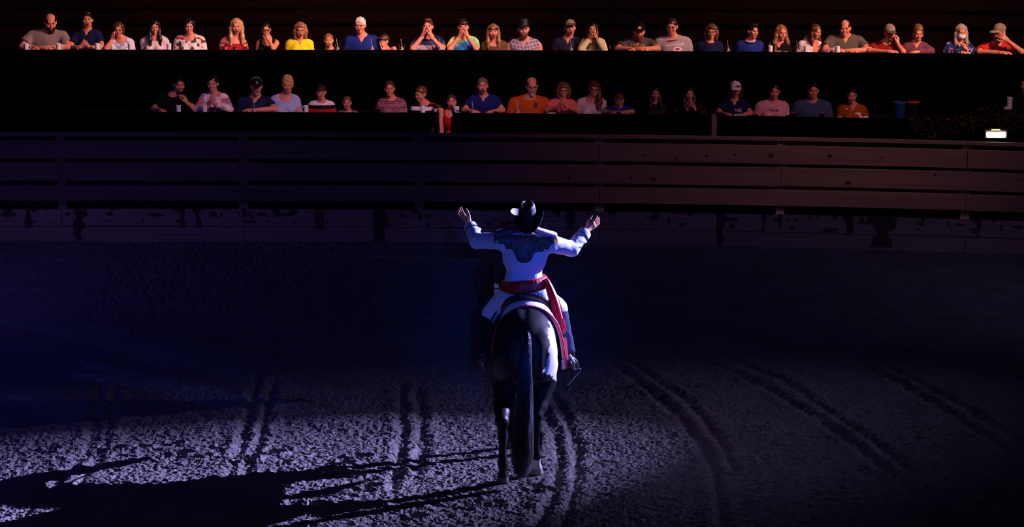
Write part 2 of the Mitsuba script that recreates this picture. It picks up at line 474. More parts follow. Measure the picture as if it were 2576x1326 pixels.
def plank_color(p, n, uv):
    g = fbm(p.x * 0.9 + 31 * dr.floor(p.z * 4.2), p.y * 3, p.z * 36, 4)
    b = noise(p.x * 0.42 + 7.7, dr.floor(p.z * 4.2) * 5.1, 0.5)
    c = mix((0.085, 0.055, 0.045), (0.20, 0.135, 0.11), g * 0.75 + b * 0.35)
    c = c * dr.select(p.z < 0.46, mi.Float(2.1), mi.Float(1.0))      # the paler kick boards
    for kx, kz, kr in KNOTS:
        d = dr.sqrt(dr.square((p.x - kx) * 0.8) + dr.square(p.z - kz))
        c = c * (1 - 0.85 * (1 - smoothstep(kr * 0.5, kr * 1.3, d)))
    w = mi.Float(0)
    for sx, sw, sz in _st:
        wob = (fbm(p.x * 9, p.z * 11, sx, 2) - 0.5) * 0.06
        half = sw * (0.55 + 0.95 * noise(p.z * 9, sx * 3.1, 2.0)) + wob * 1.4
        inx = 1 - smoothstep(half * 0.85, half * 1.05, dr.abs(p.x - sx + (noise(p.z * 9, sx, 0.3) - 0.5) * 0.06))
        w = dr.maximum(w, inx * smoothstep(sz - 0.03, sz + 0.02, p.z + wob * 0.4) * (1 - smoothstep(0.43, 0.45, p.z)))
    return c * (1 - 0.82 * w)


def plank_relief(p, n, uv):
    return fbm(p.x * 1.4, p.y * 2, p.z * 60, 3)


scene['plank'] = {'type': 'bumpmap', 'arbitrary': proc(plank_relief, 2e-3), 'scale': 0.004, 'bsdf': two(principled(proc(plank_color), 0.75, 0.25))}


def zrow(py, px=1000):
    X = (px - W / 2) * 36.1 / FPX
    return 6.6 - float(fence_y(X)) * math.tan(PITCH + math.atan((py - H / 2) / FPX))


ROWS = [(335, 345, 0.00, 2), (356, 402, 0.0, 0), (410.5, 457.5, 0.0, 1), (466.5, 507, 0.0, 0), (527, 570, -0.03, 1), (571.5, 616, -0.02, 0)]
fence = thing('wall_arena', 'arena barrier of wide rough planks on posts, stained near the sand', kind='structure')
POSTS = [(px - W / 2) * 36.3 / FPX for px in (-280, 164, 617, 1056, 1505, 1950, 2396, 2840)]
rng = np.random.default_rng(11)
for y0, y1, dy, ph in ROWS:
    z1, z0 = zrow(y0), max(zrow(y1), -0.06)
    ends = [p for k, p in enumerate(POSTS) if (k + ph) % 2 == 0 or ph == 2]
    ends = [-9.3] + [e for e in ends if -9 < e < 9] + [9.3]
    for a, b in zip(ends[:-1], ends[1:]):
        t = rng.uniform(-0.0012, 0.0012)
        jit = rng.uniform(0, 0.012)
        part(fence, 'plank', shape(strip(fence_y, a + 0.004, b - 0.004, dy - jit, dy + 0.045 - jit, z0, z1, 0.45, 0.006, t), 'plank', smooth=30))
for X in POSTS:
    y = float(fence_y(X))
    part(fence, 'post', shape(box((X - 0.06, y + 0.05, -0.05), (X + 0.06, y + 0.17, 1.42), 0.008), 'plank', smooth=False))
part(fence, 'backing_board', shape(strip(fence_y, -9.3, 9.3, 0.24, 0.27, -0.05, 1.38), 'dark_steps', smooth=30))


# --- tiered platforms, counters and the timber wall behind the top row
scene['floor_lower_tier'] = shape(strip(fence_y, -9.4, 9.4, 0.27, 2.35, 0.6, 0.75), 'dark_steps', smooth=30)
labels['floor_lower_tier'] = {'label': 'black platform of the lower tier of seats', 'kind': 'structure'}
scene['floor_upper_tier'] = shape(strip(up_y, -9.6, 9.6, -0.15, 2.2, 0.75, 1.43), 'dark_steps', smooth=30)
labels['floor_upper_tier'] = {'label': 'black platform of the upper tier of seats', 'kind': 'structure'}


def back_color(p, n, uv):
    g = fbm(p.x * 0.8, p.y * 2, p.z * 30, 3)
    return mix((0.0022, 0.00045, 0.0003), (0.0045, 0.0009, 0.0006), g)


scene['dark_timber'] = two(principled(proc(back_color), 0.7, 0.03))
bw = thing('wall_back', 'dark red-brown timber wall behind the upper row of spectators', kind='structure')
def back_y(X): return up_y(X) + 1.55
BZ = [at(1288, y, 39.45)[2] for y in (190, 72, 60, 22.5, 20.5, -60)]
for a, b in ((-9.6, -4.1), (-4.1, 1.5), (1.5, 5.6), (5.6, 9.6)):
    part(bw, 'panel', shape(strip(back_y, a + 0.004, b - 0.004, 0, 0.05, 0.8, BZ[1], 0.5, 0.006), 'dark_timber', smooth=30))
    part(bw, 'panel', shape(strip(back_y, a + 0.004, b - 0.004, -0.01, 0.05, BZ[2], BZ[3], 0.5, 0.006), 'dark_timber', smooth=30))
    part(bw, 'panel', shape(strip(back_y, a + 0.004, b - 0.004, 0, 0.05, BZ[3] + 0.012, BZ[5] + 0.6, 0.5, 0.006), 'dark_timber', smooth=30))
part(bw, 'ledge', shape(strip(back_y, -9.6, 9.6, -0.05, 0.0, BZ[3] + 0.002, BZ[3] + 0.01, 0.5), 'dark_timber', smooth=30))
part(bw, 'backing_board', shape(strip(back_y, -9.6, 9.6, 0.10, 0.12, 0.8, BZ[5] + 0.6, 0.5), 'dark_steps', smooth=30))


def xat(px, Y): return (px - W / 2) * (Y * math.cos(PITCH) + 5.0 * math.sin(PITCH)) / FPX


def counter(curve, px0, px1, ztop, label, Y):
    c = thing('counter', label, 'counter', 'long black counters in front of the spectators')
    a, b = xat(px0, Y), xat(px1, Y)
    fl = 0.75 if ztop < 2 else 1.43
    part(c, 'front_panel', shape(strip(curve, a, b, 0.0, 0.025, fl, ztop, 0.4, 0.004), 'counter_black', smooth=30))
    part(c, 'top', shape(strip(curve, a, b, 0.026, 0.42, ztop - 0.075, ztop - 0.045, 0.4, 0.004), 'counter_black', smooth=30))
    part(c, 'end_panel', shape(box((a + 0.002, float(curve(a)) + 0.027, fl), (a + 0.03, float(curve(a)) + 0.42, ztop - 0.08), 0.003), 'counter_black', smooth=False))
    part(c, 'end_panel', shape(box((b - 0.03, float(curve(b)) + 0.027, fl), (b - 0.002, float(curve(b)) + 0.42, ztop - 0.08), 0.003), 'counter_black', smooth=False))
    part(c, 'rim', shape(strip(curve, a, b, -0.018, 0.03, ztop + 0.001, ztop + 0.014, 0.4, 0.004), 'counter_black', smooth=30))
    return c


counter(low_y, -450, 1084, LOW_Z, 'black counter of the lower row from the frame edge to the girl in red', 36.4)
counter(low_y, 1141, 1788, LOW_Z, 'black counter of the lower row between the girl in red and the pale post', 36.4)
counter(low_y, 1814, 3000, LOW_Z, 'black counter of the lower row beyond the pale post', 36.2)
counter(up_y, -600, 1288 + 2600, UP_Z, 'long black counter along the upper row of spectators', 37.9)
# pale post at the counter's end
X = xat(1796, 36.2); y = float(low_y(X))
scene['trim_post'] = shape(box((X - 0.035, y - 0.03, 0.75), (X + 0.035, y + 0.05, at(1796, 288, y)[2]), 0.006), 'plank', smooth=False)
labels['trim_post'] = {'label': 'short pale wooden post between the two right-hand lower counters', 'kind': 'structure'}
# benches that the rows sit on
for nm, curve, z, off, lab in (('bench', low_y, 1.22, 0.42, 'long dark bench behind the lower counters'), ('bench', up_y, 1.90, 0.42, 'long dark bench behind the upper counter')):
    b = thing('bench', lab, 'bench')
    part(b, 'seat', shape(strip(curve, -9, 9, off, off + 0.36, z - 0.05, z, 0.5, 0.008), 'dark_steps', smooth=30))
    part(b, 'support', shape(strip(curve, -9, 9, off + 0.12, off + 0.24, 0.75 if z < 1.5 else 1.43, z - 0.051, 0.5), 'dark_steps', smooth=30))


# ------------------------------------------------------------------ the horse
Fh = Field((-0.55, 23.15, -0.03), (0.75, 26.35, 2.05), 0.0115)
Fh.ball((.115, 24.42, 1.20), (.295, .70, .285), .05)
Fh.ball((.115, 23.98, 1.235), (.275, .36, .29), .06)
Fh.ball((.125, 24.95, 1.14), (.25, .30, .32), .07)
Fh.cone((.12, 24.85, 1.40), (.12, 24.45, 1.38), .10, .09, .08)                  # withers
for s in (-1, 1):
    Fh.ball((.115 + s * .135, 23.83, 1.13), (.160, .21, .27), .045)
    Fh.ball((.115 + s * .115, 23.70, 1.10), (.085, .11, .20), .045)             # seat bone
# hind legs: thigh, stifle, gaskin, hock, cannon, fetlock, pastern, hoof
HINDS = [[(-.035, 23.88, 1.02), (-.06, 23.90, .84), (-.088, 23.66, .66), (-.088, 23.50, .60), (-.086, 23.53, .46), (-.085, 23.54, .26), (-.085, 23.54, .195), (-.085, 23.58, .105)],
         [(.262, 23.90, 1.02), (.282, 23.93, .86), (.245, 23.82, .66), (.218, 23.76, .59), (.214, 23.79, .45), (.214, 23.83, .26), (.216, 23.83, .195), (.225, 23.87, .105)]]
HR = [.155, .115, .072, .056, .037, .033, .041, .034]
for L in HINDS:
    Fh.chain(L, HR, .03)
    Fh.cone(np.array(L[2]) + (0, -.05, .01), np.array(L[3]) + (0, -.03, .03), .03, .026, .03)   # point of the hock
    h = np.array(L[-1])
    Fh.cone(h + (0, .02, -.03), (h[0], h[1] + .055, -.01), .046, .066, .012)
FORES = [[(.0, 24.96, .98), (-.005, 24.92, .80), (.0, 24.90, .52), (.0, 24.90, .47), (.0, 24.88, .25), (.0, 24.86, .18), (.0, 24.83, .10)],
         [(.245, 24.90, .98), (.25, 24.84, .80), (.25, 24.82, .52), (.25, 24.80, .47), (.252, 24.74, .25), (.252, 24.72, .18), (.25, 24.72, .10)]]
FR = [.12, .085, .05, .054, .034, .042, .035]
for L in FORES:
    Fh.chain(L, FR, .03)
    h = np.array(L[-1])
    Fh.cone(h + (0, .02, -.03), (h[0], h[1] + .05, -.01), .045, .064, .012)
Fh.chain([(.12, 24.98, 1.28), (.05, 25.30, 1.50), (-.06, 25.58, 1.66)], [.22, .16, .105], .07)      # neck
Fh.chain([(-.075, 25.62, 1.66), (-.13, 25.76, 1.52), (-.175, 25.93, 1.27)], [.098, .088, .055], .04)  # head, turned to the left
Fh.ball((-.15, 25.70, 1.52), (.06, .075, .10), .04)
for e in ((-.125, 25.56, 1.75), (-.02, 25.58, 1.76)):
    Fh.cone(e, (e[0] - .012, e[1] + .02, e[2] + .10), .030, .010, .02)
Fh.cone((.325, 23.605, 1.20), (.300, 23.615, .95), .026, .020, .035, 'sub')
Fh.cone((.215, 23.545, 1.10), (.245, 23.60, .90), .018, .018, .04, 'sub')
Fh.cone((.115, 23.70, 1.50), (.115, 24.15, 1.555), .014, .014, .05, 'sub')
Fh.rough(.004, 9, 3)
Fh.cut((0, 0, 0.0), (0, 0, -1))
hv, hf = Fh.mesh(2)


def horse_colour(P):
    wob = meshkit.fbm(P * 7, 3, 8) - .5
    black = np.array([.0085, .008, .010])
    white = np.array([.78, .76, .76])
    c = np.tile(black, (len(P), 1))
    # white patch over the right hip and flank with a ragged edge
    ang = (P[:, 0] - .115)
    edge = .215 - .03 * np.clip((1.25 - P[:, 2]) / .2, 0, 1) + .14 * np.clip((1.02 - P[:, 2]) / .2, 0, 1) + .07 * wob + .045 * (meshkit.noise(P * [24, 24, 34], 4) - .5)
    m = (ang > edge) & (P[:, 2] > .80 + .25 * wob) & (P[:, 1] < 24.25)
    m |= (P[:, 2] < .16 + .03 * wob) & (P[:, 0] > .1) & (P[:, 1] < 24.2)          # white right hind foot
    m |= (P[:, 0] < -.12) & (P[:, 1] > 25.75) & (np.abs(P[:, 0] + .15) < .02)    # blaze
    c[m] = white
    hoof = P[:, 2] < .065
    c[hoof] = (.13, .12, .12)
    c[hoof & (P[:, 0] > .1) & (P[:, 1] < 24.2)] = (.42, .38, .36)
    return c


horse = thing('horse', 'black and white pinto horse seen from behind, standing on the sand under a rider', 'horse')
part(horse, 'body', shape((hv, hf), 'coat', horse_colour(hv)))
# tail: a core and many strands
rng = np.random.default_rng(7)
TAIL = np.array([(.135, 23.66, 1.385), (.138, 23.52, 1.30), (.125, 23.45, 1.10), (.112, 23.44, .85), (.100, 23.46, .60), (.092, 23.47, .38), (.088, 23.48, .20), (.085, 23.49, .07)])
TW = np.array([.020, .034, .050, .066, .082, .092, .078, .035])
from scipy.interpolate import CubicSpline
tt = np.linspace(0, 1, len(TAIL))
tc, tw = CubicSpline(tt, TAIL), CubicSpline(tt, TW)
Ft = Field((-.15, 23.3, .0), (.4, 23.85, 1.5), .011)
for a, b in zip(np.linspace(0, .93, 20)[:-1], np.linspace(0, .93, 20)[1:]):
    Ft.cone(tc(a), tc(b), float(tw(a)) * .55, float(tw(b)) * .55, .02)
strands, cols = [Ft.mesh(2)], []
cols.append(col(len(strands[0][0]), (.010, .010, .014)))
for k in range(1500):
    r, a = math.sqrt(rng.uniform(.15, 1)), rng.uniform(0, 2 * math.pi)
    end = rng.uniform(.80, 1.0) if k % 3 else rng.uniform(.5, .9)
    u = np.linspace(rng.uniform(0, .12), end, 11)
    c, w = tc(u), tw(u)[:, None]
    swirl = a + .35 * u + .30 * np.sin(7 * u + a)
    o = np.stack([np.cos(swirl), .62 * np.sin(swirl), 0 * u], 1) * r
    tip = (u / u[-1])[:, None] ** 3 * rng.normal(0, .014, 3) * (1, .7, .3)
    p = c + o * w + tip
    rad = np.interp(u / u[-1], [0, .7, 1], [.0026, .0022, .0006])
    m = tube(p, rad, 3)
    strands.append(m); cols.append(col(len(m[0]), np.array([.020, .020, .026]) * rng.uniform(.3, 2.4) if math.cos(a) < .1 + .25 * rng.normal() else np.array([.19, .19, .22]) * rng.uniform(.3, 1.8)))  # right-hand strands coloured paler to carry the light falling on that side
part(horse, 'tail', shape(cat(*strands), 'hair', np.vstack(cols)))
# mane on the crest
mane, mc = [], []
for k in range(260):
    u = rng.uniform(0, 1)
    b = np.array([.12, 24.95, 1.49]) * (1 - u) + np.array([-.06, 25.54, 1.77]) * u + (0, 0, .02 * math.sin(math.pi * u))
    side = rng.choice([-1, 1], p=[.75, .25])
    p = b + np.array([[0, 0, 0], [side * .05, 0, .025], [side * .11, .01, -.05], [side * .13, .015, -rng.uniform(.12, .24)]])
    m = tube(p + rng.normal(0, .010, (1, 3)) * (1, 1, .3), [.003, .004, .003, .001], 3)
    mane.append(m); mc.append(col(len(m[0]), (.012, .012, .018)))
part(horse, 'mane', shape(cat(*mane), 'hair', np.vstack(mc)))
eye = trimesh.creation.icosphere(2, .022)
part(horse, 'eye', shape(moved(eye, np.array([-.222, 25.72, 1.56])), 'leather'))
# bridle
part(horse, 'bridle', shape(cat(tube([(-.03 + .105 * math.cos(t) - .085, 25.70, 1.55 + .115 * math.sin(t)) for t in np.linspace(0, 2 * math.pi, 18)], .009, 5),
                                tube([(-.225, 25.70, 1.57), (-.225, 25.85, 1.38), (-.215, 25.9, 1.30)], .009, 5),
                                tube([(-.215, 25.9, 1.30), (-.20, 25.5, 1.40), (-.08, 25.0, 1.50), (.05, 24.75, 1.56)], .007, 5)), 'leather'))

# ------------------------------------------------------------------ saddle and saddle blanket
saddle = thing('saddle', "black leather western saddle with a rolled cantle on the horse's back", 'saddle')
Fs = Field((-.35, 24.0, .9), (.6, 25.0, 1.85), .009)
cant = [at(px, py, Y) for px, py, Y in ((1266, 778, 24.28), (1274, 762, 24.24), (1290, 750, 24.21), (1326, 743, 24.19), (1362, 750, 24.21), (1378, 762, 24.24), (1388, 778, 24.28))]
cs = CubicSpline(np.linspace(0, 1, 7), np.array(cant))
cp = [cs(u) for u in np.linspace(0, 1, 22)]
for a, b in zip(cp[:-1], cp[1:]):
    Fs.cone(a, np.array(b), .021, .021, .008); Fs.cone(np.array(a) + (0, .004, -.026), np.array(b) + (0, .004, -.026), .020, .020, .012)
    Fs.cone(np.array(a) + (0, .06, -.035), np.array(b) + (0, .06, -.035), .024, .024, .03)
Fs.ball((.115, 24.45, 1.46), (.21, .25, .045), .03)
Fs.cone((.115, 24.70, 1.50), (.115, 24.74, 1.62), .07, .025, .03)
Fs.ball((.115, 24.75, 1.645), (.035, .035, .02), .01)
part(saddle, 'seat', shape(Fs.mesh(2), 'leather'))
for s in (-1, 1):
    path = np.array([(.115 + s * .24, 24.52, 1.40), (.115 + s * .315, 24.53, 1.26), (.115 + s * .345, 24.54, 1.05), (.115 + s * .352, 24.55, .86)])
    part(saddle, 'stirrup_leather', shape(cat(*[tube(CubicSpline(np.linspace(0, 1, 4), path + (0, dy, 0))(np.linspace(0, 1, 16)), .008, 6) for dy in np.linspace(-.024, .024, 6)]), 'leather'))
rim_px = [(1241, 905, 24.14), (1240, 868, 24.12), (1246, 836, 24.10), (1262, 805, 24.08), (1290, 782, 24.06), (1328, 771, 24.05), (1366, 781, 24.06), (1393, 802, 24.08), (1408, 832, 24.10), (1416, 868, 24.12), (1421, 905, 24.14)]
rim = np.array([at(*p) for p in rim_px])
rs = CubicSpline(np.linspace(0, 1, len(rim)), rim)
blanket = thing('saddle_blanket', 'white saddle blanket with a red bound edge under the black saddle', 'blanket')
nb = 60
R0 = np.array([rs(u) for u in np.linspace(0, 1, nb)])
cen = np.array([.115, 0, 1.15])
sheet = []
for Y, gsc in ((0, 1.0), (.05, .995), (.2, .985), (.45, .98), (.72, .97)):
    q = R0.copy(); q[:, 1] += Y; q[:, [0, 2]] = cen[[0, 2]] + (q[:, [0, 2]] - cen[[0, 2]]) * gsc; sheet.append(q)
V = np.vstack(sheet + [np.stack([cen[0] + (s_[:, 0] - cen[0]) * .94, s_[:, 1], cen[2] + (s_[:, 2] - cen[2]) * .94], 1) for s_ in sheet])
Fq = []
for lay in (0, 1):
    o = lay * 5 * nb
    for a in range(4):
        for b in range(nb - 1):
            i0 = o + a * nb + b
            f4 = [i0, i0 + nb, i0 + nb + 1, i0 + 1] if lay == 0 else [i0, i0 + 1, i0 + nb + 1, i0 + nb]
            Fq += [[f4[0], f4[1], f4[2]], [f4[0], f4[2], f4[3]]]
for b in range(nb - 1):
    i0, i1 = b, 5 * nb + b
    Fq += [[i0, i0 + 1, i1 + 1], [i0, i1 + 1, i1]]
part(blanket, 'pad', shape((V, np.array(Fq)), 'cloth', lin('#d8d4da')))
part(blanket, 'red_binding', shape(tube(R0 + (0, -.006, 0), .0135, 8), 'satin', lin('#b02030')), 'red binding')

# ------------------------------------------------------------------ the rider
rider = thing('person', 'rider in white jacket, red sash and black hat spreading both arms on the horse', 'person')
hipY = 24.42
waist = at(1319, 712, hipY); chest = at(1320, 655, hipY); neckb = at(1324, 596, hipY)
shL, shR = at(1262, 606, 24.41), at(1384, 612, 24.41)
elL, elR = at(1200, 606, 24.55), at(1437, 626, 24.55)
wrL, wrR = at(1181, 566, 24.74), at(1475, 581, 24.72)
headc = at(1328, 566, 24.45)
kneeL, kneeR = at(1236, 787, 24.68), at(1405, 776, 24.72)
ankL, ankR = at(1219, 895, 24.52), at(1433, 893, 24.52)
toeL, toeR = at(1215, 912, 24.72), at(1450, 917, 24.70)
pel = np.array([.11, 24.42, 1.60])


def hand_field(curl=.35, spread=1.0, h=.0042):
    """A right hand: wrist at the origin, fingers along +z, palm facing -y, thumb towards +x."""
    f = Field((-.075, -.09, -.04), (.115, .05, .20), h)
    f.cone((0, .004, -.03), (0, .002, .012), .025, .027, .015)
    for x in (-.026, -.009, .009, .026):
        f.cone((x * .7, .003, .012), (x, .0, .082), .0145, .0125, .012)
    for x, L, a in ((-.031, .060, -.16), (-.0105, .074, -.05), (.0105, .080, .05), (.031, .070, .17)):
        p = np.array([x, 0, .083]); ang, r = .12, .0092
        for sgm in (.45, .31, .24):
            ang += curl * .75
            q = p + L * sgm * np.array([math.sin(a * spread), -math.sin(ang), math.cos(ang)])
            f.cone(p, q, r, r * .93, .004); p, r = q, r * .93
    f.chain([(.024, -.006, .022), (.050, -.016, .050), (.066, -.022, .080), (.072, -.026, .106)], [.0165, .0125, .0105, .0085], .008)
    return f.mesh(1)


def frame(z, y):
    """Columns x, y, z: z along the fingers, -y out of the palm."""
    z = np.asarray(z, float) / np.linalg.norm(z)
    y = np.asarray(y, float); y = y - z * (y @ z); y /= np.linalg.norm(y)
    return np.stack([np.cross(y, z), y, z], 1)


def place_hand(m, wrist, direction, palm, left=False, s=1.0):
    """palm: the way the palm faces. left: mirrored."""
    v = np.array(m[0]) * s; f = m[1]
    if left: v = v * (-1, 1, 1); f = f[:, ::-1]
    return v @ frame(direction, -np.asarray(palm, float)).T + wrist, f


HAND_OPEN = hand_field(.10, 1.25, .0036)
HAND_CURL = hand_field(.55, .9)
HAND_FLAT = hand_field(.16, .5)
SKIN = lin('#c98f74')

Fb = Field((-.75, 24.05, .75), (.95, 25.0, 2.6), .0085)
Fb.ball(pel, (.165, .13, .13), .05).ball(waist, (.135, .10, .14), .06).ball(chest + (0, 0, .05), (.175, .115, .19), .06)
Fb.cone(shL + (.02, 0, 0), shR + (-.02, 0, 0), .068, .068, .05)
Fb.cone(neckb + (0, .0, -.05), headc + (0, .03, -.05), .06, .055, .03)
for sh, el, wr in ((shL, elL, wrL), (shR, elR, wrR)):
    Fb.chain([sh, el, wr], [.055, .043, .029], .02)
for hp, kn, an, to in ((pel + (-.08, 0, -.02), kneeL, ankL, toeL), (pel + (.08, 0, -.02), kneeR, ankR, toeR)):
    Fb.chain([hp, kn, an, to], [.085, .055, .034, .022], .03)
body = Fb.mesh(2)
Fhd = Field(headc - .2, headc + (.2, .22, .22), .007)
Hr = rot([1, 0, 0], 16)[:3, :3]
hd = lambda *p: headc + Hr @ np.array(p)
Fhd.ball(hd(0, .0, .03), (.078, .098, .09), .03, R=Hr).ball(hd(0, .03, -.05), (.06, .066, .08), .03, R=Hr).cone(hd(0, .085, -.005), hd(0, .115, -.035), .008, .012, .01)
Fhd.ball(hd(0, .068, -.1), (.026, .02, .02), .02).ball(hd(-.08, 0, -.01), (.01, .022, .032), .008, R=Hr).ball(hd(.08, 0, -.01), (.01, .022, .032), .008, R=Hr)
for s in (-1, 1): Fhd.ball(hd(s * .031, .098, .0), .016, .01, 'sub').ball(hd(s * .031, .08, .0), .012, .003)
Fhd.cone(hd(-.02, .088, -.066), hd(.02, .088, -.066), .007, .007, .006)
handL = place_hand(HAND_OPEN, wrL + (0, .02, .01), (-.66, .25, .68), (.42, .60, .40), True, 1.06)
handR = place_hand(HAND_FLAT, wrR + (0, .02, .005), (.80, .28, .52), (-.10, .85, .50), False, 1.06)
allm = cat(body, Fhd.mesh(2), handL, handR)
part(rider, 'body', shape(allm, 'skin', SKIN))

# jacket
Fj = Field((-.72, 24.05, 1.35), (.92, 24.95, 2.3), .0075)
Fj.ball(waist + (0, 0, .0), (.186, .140, .17), .05).ball(chest + (0, 0, .04), (.205, .145, .20), .06)
Fj.cone(shL + (.03, 0, -.01), shR + (-.03, 0, -.01), .088, .088, .05)
for sh, el, wr in ((shL, elL, wrL), (shR, elR, wrR)):
    Fj.cone(sh, el, .083, .070, .035)
    Fj.cone(el, el + (wr - el) * .96, .070, .052, .02, flat=True)
    d = wr - el
    for k, (t, rr) in enumerate(((.18, .012), (.42, .010), (.62, .011))):      # folds of the sleeve
        c = el + d * t
        Fj.ball(c + (rng.normal(0, .02), -.035, rng.normal(0, .02)), (.05, .03, .012), .02)
for sh, el, wr, s in ((shL, elL, wrL, -1), (shR, elR, wrR, 1)):
    for o, q0, q1, r in ((sh, .45, .62, .060), (sh, .68, .84, .058), (el, .02, .20, .054), (el, .26, .40, .050), (el, .48, .60, .046)):
        e_ = el if o is sh else wr
        a, b = o + (e_ - o) * q0, o + (e_ - o) * q1
        Fj.cone(a + (0, -r, r * .55), b + (0, -r * 1.05, -r * .6), .011, .005, .016)
        Fj.cone(a + (s * .02, -r * .9, -r * .5), b + (s * .015, -r * .8, r * .7), .009, .004, .014)
Fj.ball(waist + (0, 0, -.10), (.19, .145, .10), .04)
Fj.rough(.006, 16, 5)
Fj.cut(waist + (0, 0, -.145), (0, 0, -1))
jm = Fj.mesh(2)
WHITE = lin('#bfc9e2')
jacket = part(rider, 'jacket', shape(jm, 'cloth', WHITE), 'white jacket with long sleeves')
for wr, el in ((wrL, elL), (wrR, elR)):
    d = (wr - el) / np.linalg.norm(wr - el)
    c = wr - d * .035
    part(jacket, 'cuff', shape(cat(tube([c - d * .045, c - d * .04, c + d * .015, c + d * .02], [.05, .066, .062, .05], 20)), 'cloth', WHITE))
    part(jacket, 'cuff_piping', shape(tube([c - d * .046 + .066 * (frame(d, (0, 0, 1)) @ np.array([math.cos(t), math.sin(t), 0])) for t in np.linspace(0, 2 * math.pi, 25)[:-1]], .0045, 5, True), 'leather'), 'black piping')

# yoke of sequins on the back with a scalloped, piped edge
from shapely.geometry import Polygon, Point
from shapely import contains_xy
yk_px = [(1246, 596), (1252, 608), (1262, 614), (1268, 613), (1272, 621), (1276, 627), (1284, 625), (1291, 630), (1297, 639), (1301, 650), (1309, 657), (1318, 659), (1327, 658), (1335, 652), (1340, 641), (1347, 633), (1355, 633), (1365, 632), (1369, 626), (1376, 628), (1382, 620), (1394, 612), (1400, 600), (1392, 588), (1370, 582), (1280, 580), (1256, 586)]
yk = np.array([at(px, py, 24.3)[[0, 2]] for px, py in yk_px])
poly = Polygon(yk).buffer(.004)
g = .008
xs, zs = np.arange(yk[:, 0].min() - .02, yk[:, 0].max() + .02, g), np.arange(yk[:, 1].min() - .02, yk[:, 1].max() + .02, g)
GXk, GZk = np.meshgrid(xs, zs, indexing='ij')
Yk = Fj.front(GXk.ravel(), GZk.ravel()).reshape(GXk.shape)
okv = ~np.isnan(Yk) & contains_xy(poly, GXk, GZk)
Yk = np.where(np.isnan(Yk), 24.4, Yk)
idv = np.arange(GXk.size).reshape(GXk.shape)
cell = okv[:-1, :-1] & okv[1:, :-1] & okv[1:, 1:] & okv[:-1, 1:]
ci, ck = np.nonzero(cell)
qd = np.stack([idv[ci, ck], idv[ci + 1, ck], idv[ci + 1, ck + 1], idv[ci, ck + 1]], 1)
Vt = np.stack([GXk.ravel(), Yk.ravel() - .007, GZk.ravel()], 1)
Vb = Vt + (0, .012, 0)
nv = len(Vt)
edges = {}
for a, b, c_, d_ in qd:
    for e in ((a, b), (b, c_), (c_, d_), (d_, a)): edges[e] = edges.get(e, 0) + 1
side = [e for e in edges if (e[1], e[0]) not in edges]
ft = np.vstack([qd[:, [0, 1, 2]], qd[:, [0, 2, 3]]])
fs_ = np.array([[a, b + nv, b] for a, b in side] + [[a, a + nv, b + nv] for a, b in side])
yoke = part(rider, 'yoke', shape((np.vstack([Vt, Vb]), np.vstack([ft, ft[:, ::-1] + nv, fs_])), 'sequin', smooth=60), 'dark sequinned yoke with a scalloped edge')
low_edge = yk[1:22]
le = CubicSpline(np.linspace(0, 1, len(low_edge)), low_edge)(np.linspace(0, 1, 70))
ly = Fj.front(le[:, 0], le[:, 1])
okp = ~np.isnan(ly)
part(yoke, 'piping', shape(tube(np.stack([le[okp, 0], ly[okp] - .006, le[okp, 1]], 1), .0055, 6), 'leather'), 'dark piping')
gem = trimesh.creation.icosphere(1, .0085)
for px, py in ((1287, 618), (1303, 637), (1311, 650), (1323, 651), (1330, 641), (1342, 629), (1356, 625), (1296, 604), (1352, 606)):
    p = at(px, py, 24.3); y = Fj.front(np.array([p[0]]), np.array([p[2]]))[0]
    part(yoke, 'stud', shape(moved(gem, np.array([p[0], y - .010, p[2]])), 'leather'))
# epaulettes with bullion fringe
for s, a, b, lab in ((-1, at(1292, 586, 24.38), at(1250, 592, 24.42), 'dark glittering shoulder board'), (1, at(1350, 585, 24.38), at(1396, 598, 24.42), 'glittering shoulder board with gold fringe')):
    Fe = Field(np.minimum(a, b) - .12, np.maximum(a, b) + .12, .006)
    up = np.array([0, 0, .028])
    for dy in (-.055, -.028, 0, .028, .055):
        Fe.cone(a + (0, dy * .7, .026), b + (0, dy * 1.25, .020), .016, .021, .030)
    Fe.rough(.002, 60, 2)
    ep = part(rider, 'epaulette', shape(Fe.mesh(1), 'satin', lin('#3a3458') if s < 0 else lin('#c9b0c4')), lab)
    fr, fc = [], []
    for k in range(110):
        t = rng.uniform(-1, 1)
        ang = math.radians(115 * t)
        dirv = (b - a) / np.linalg.norm(b - a)
        c = b + dirv * .026 * math.cos(ang) + np.array([0, 1, 0]) * .080 * math.sin(ang) + (0, 0, .018)
        c = c - dirv * .05 * max(0, abs(t) - .5) * 2
        L = rng.uniform(.065, .085)
        m = tube([c, c + dirv * .010 + (0, 0, -.02), c + dirv * .012 + (0, 0, -L)], .0042, 4)
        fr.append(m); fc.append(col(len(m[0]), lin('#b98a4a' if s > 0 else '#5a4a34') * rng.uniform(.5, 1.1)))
    part(ep, 'fringe', shape(cat(*fr), 'satin', np.vstack(fc)), 'gold bullion fringe')
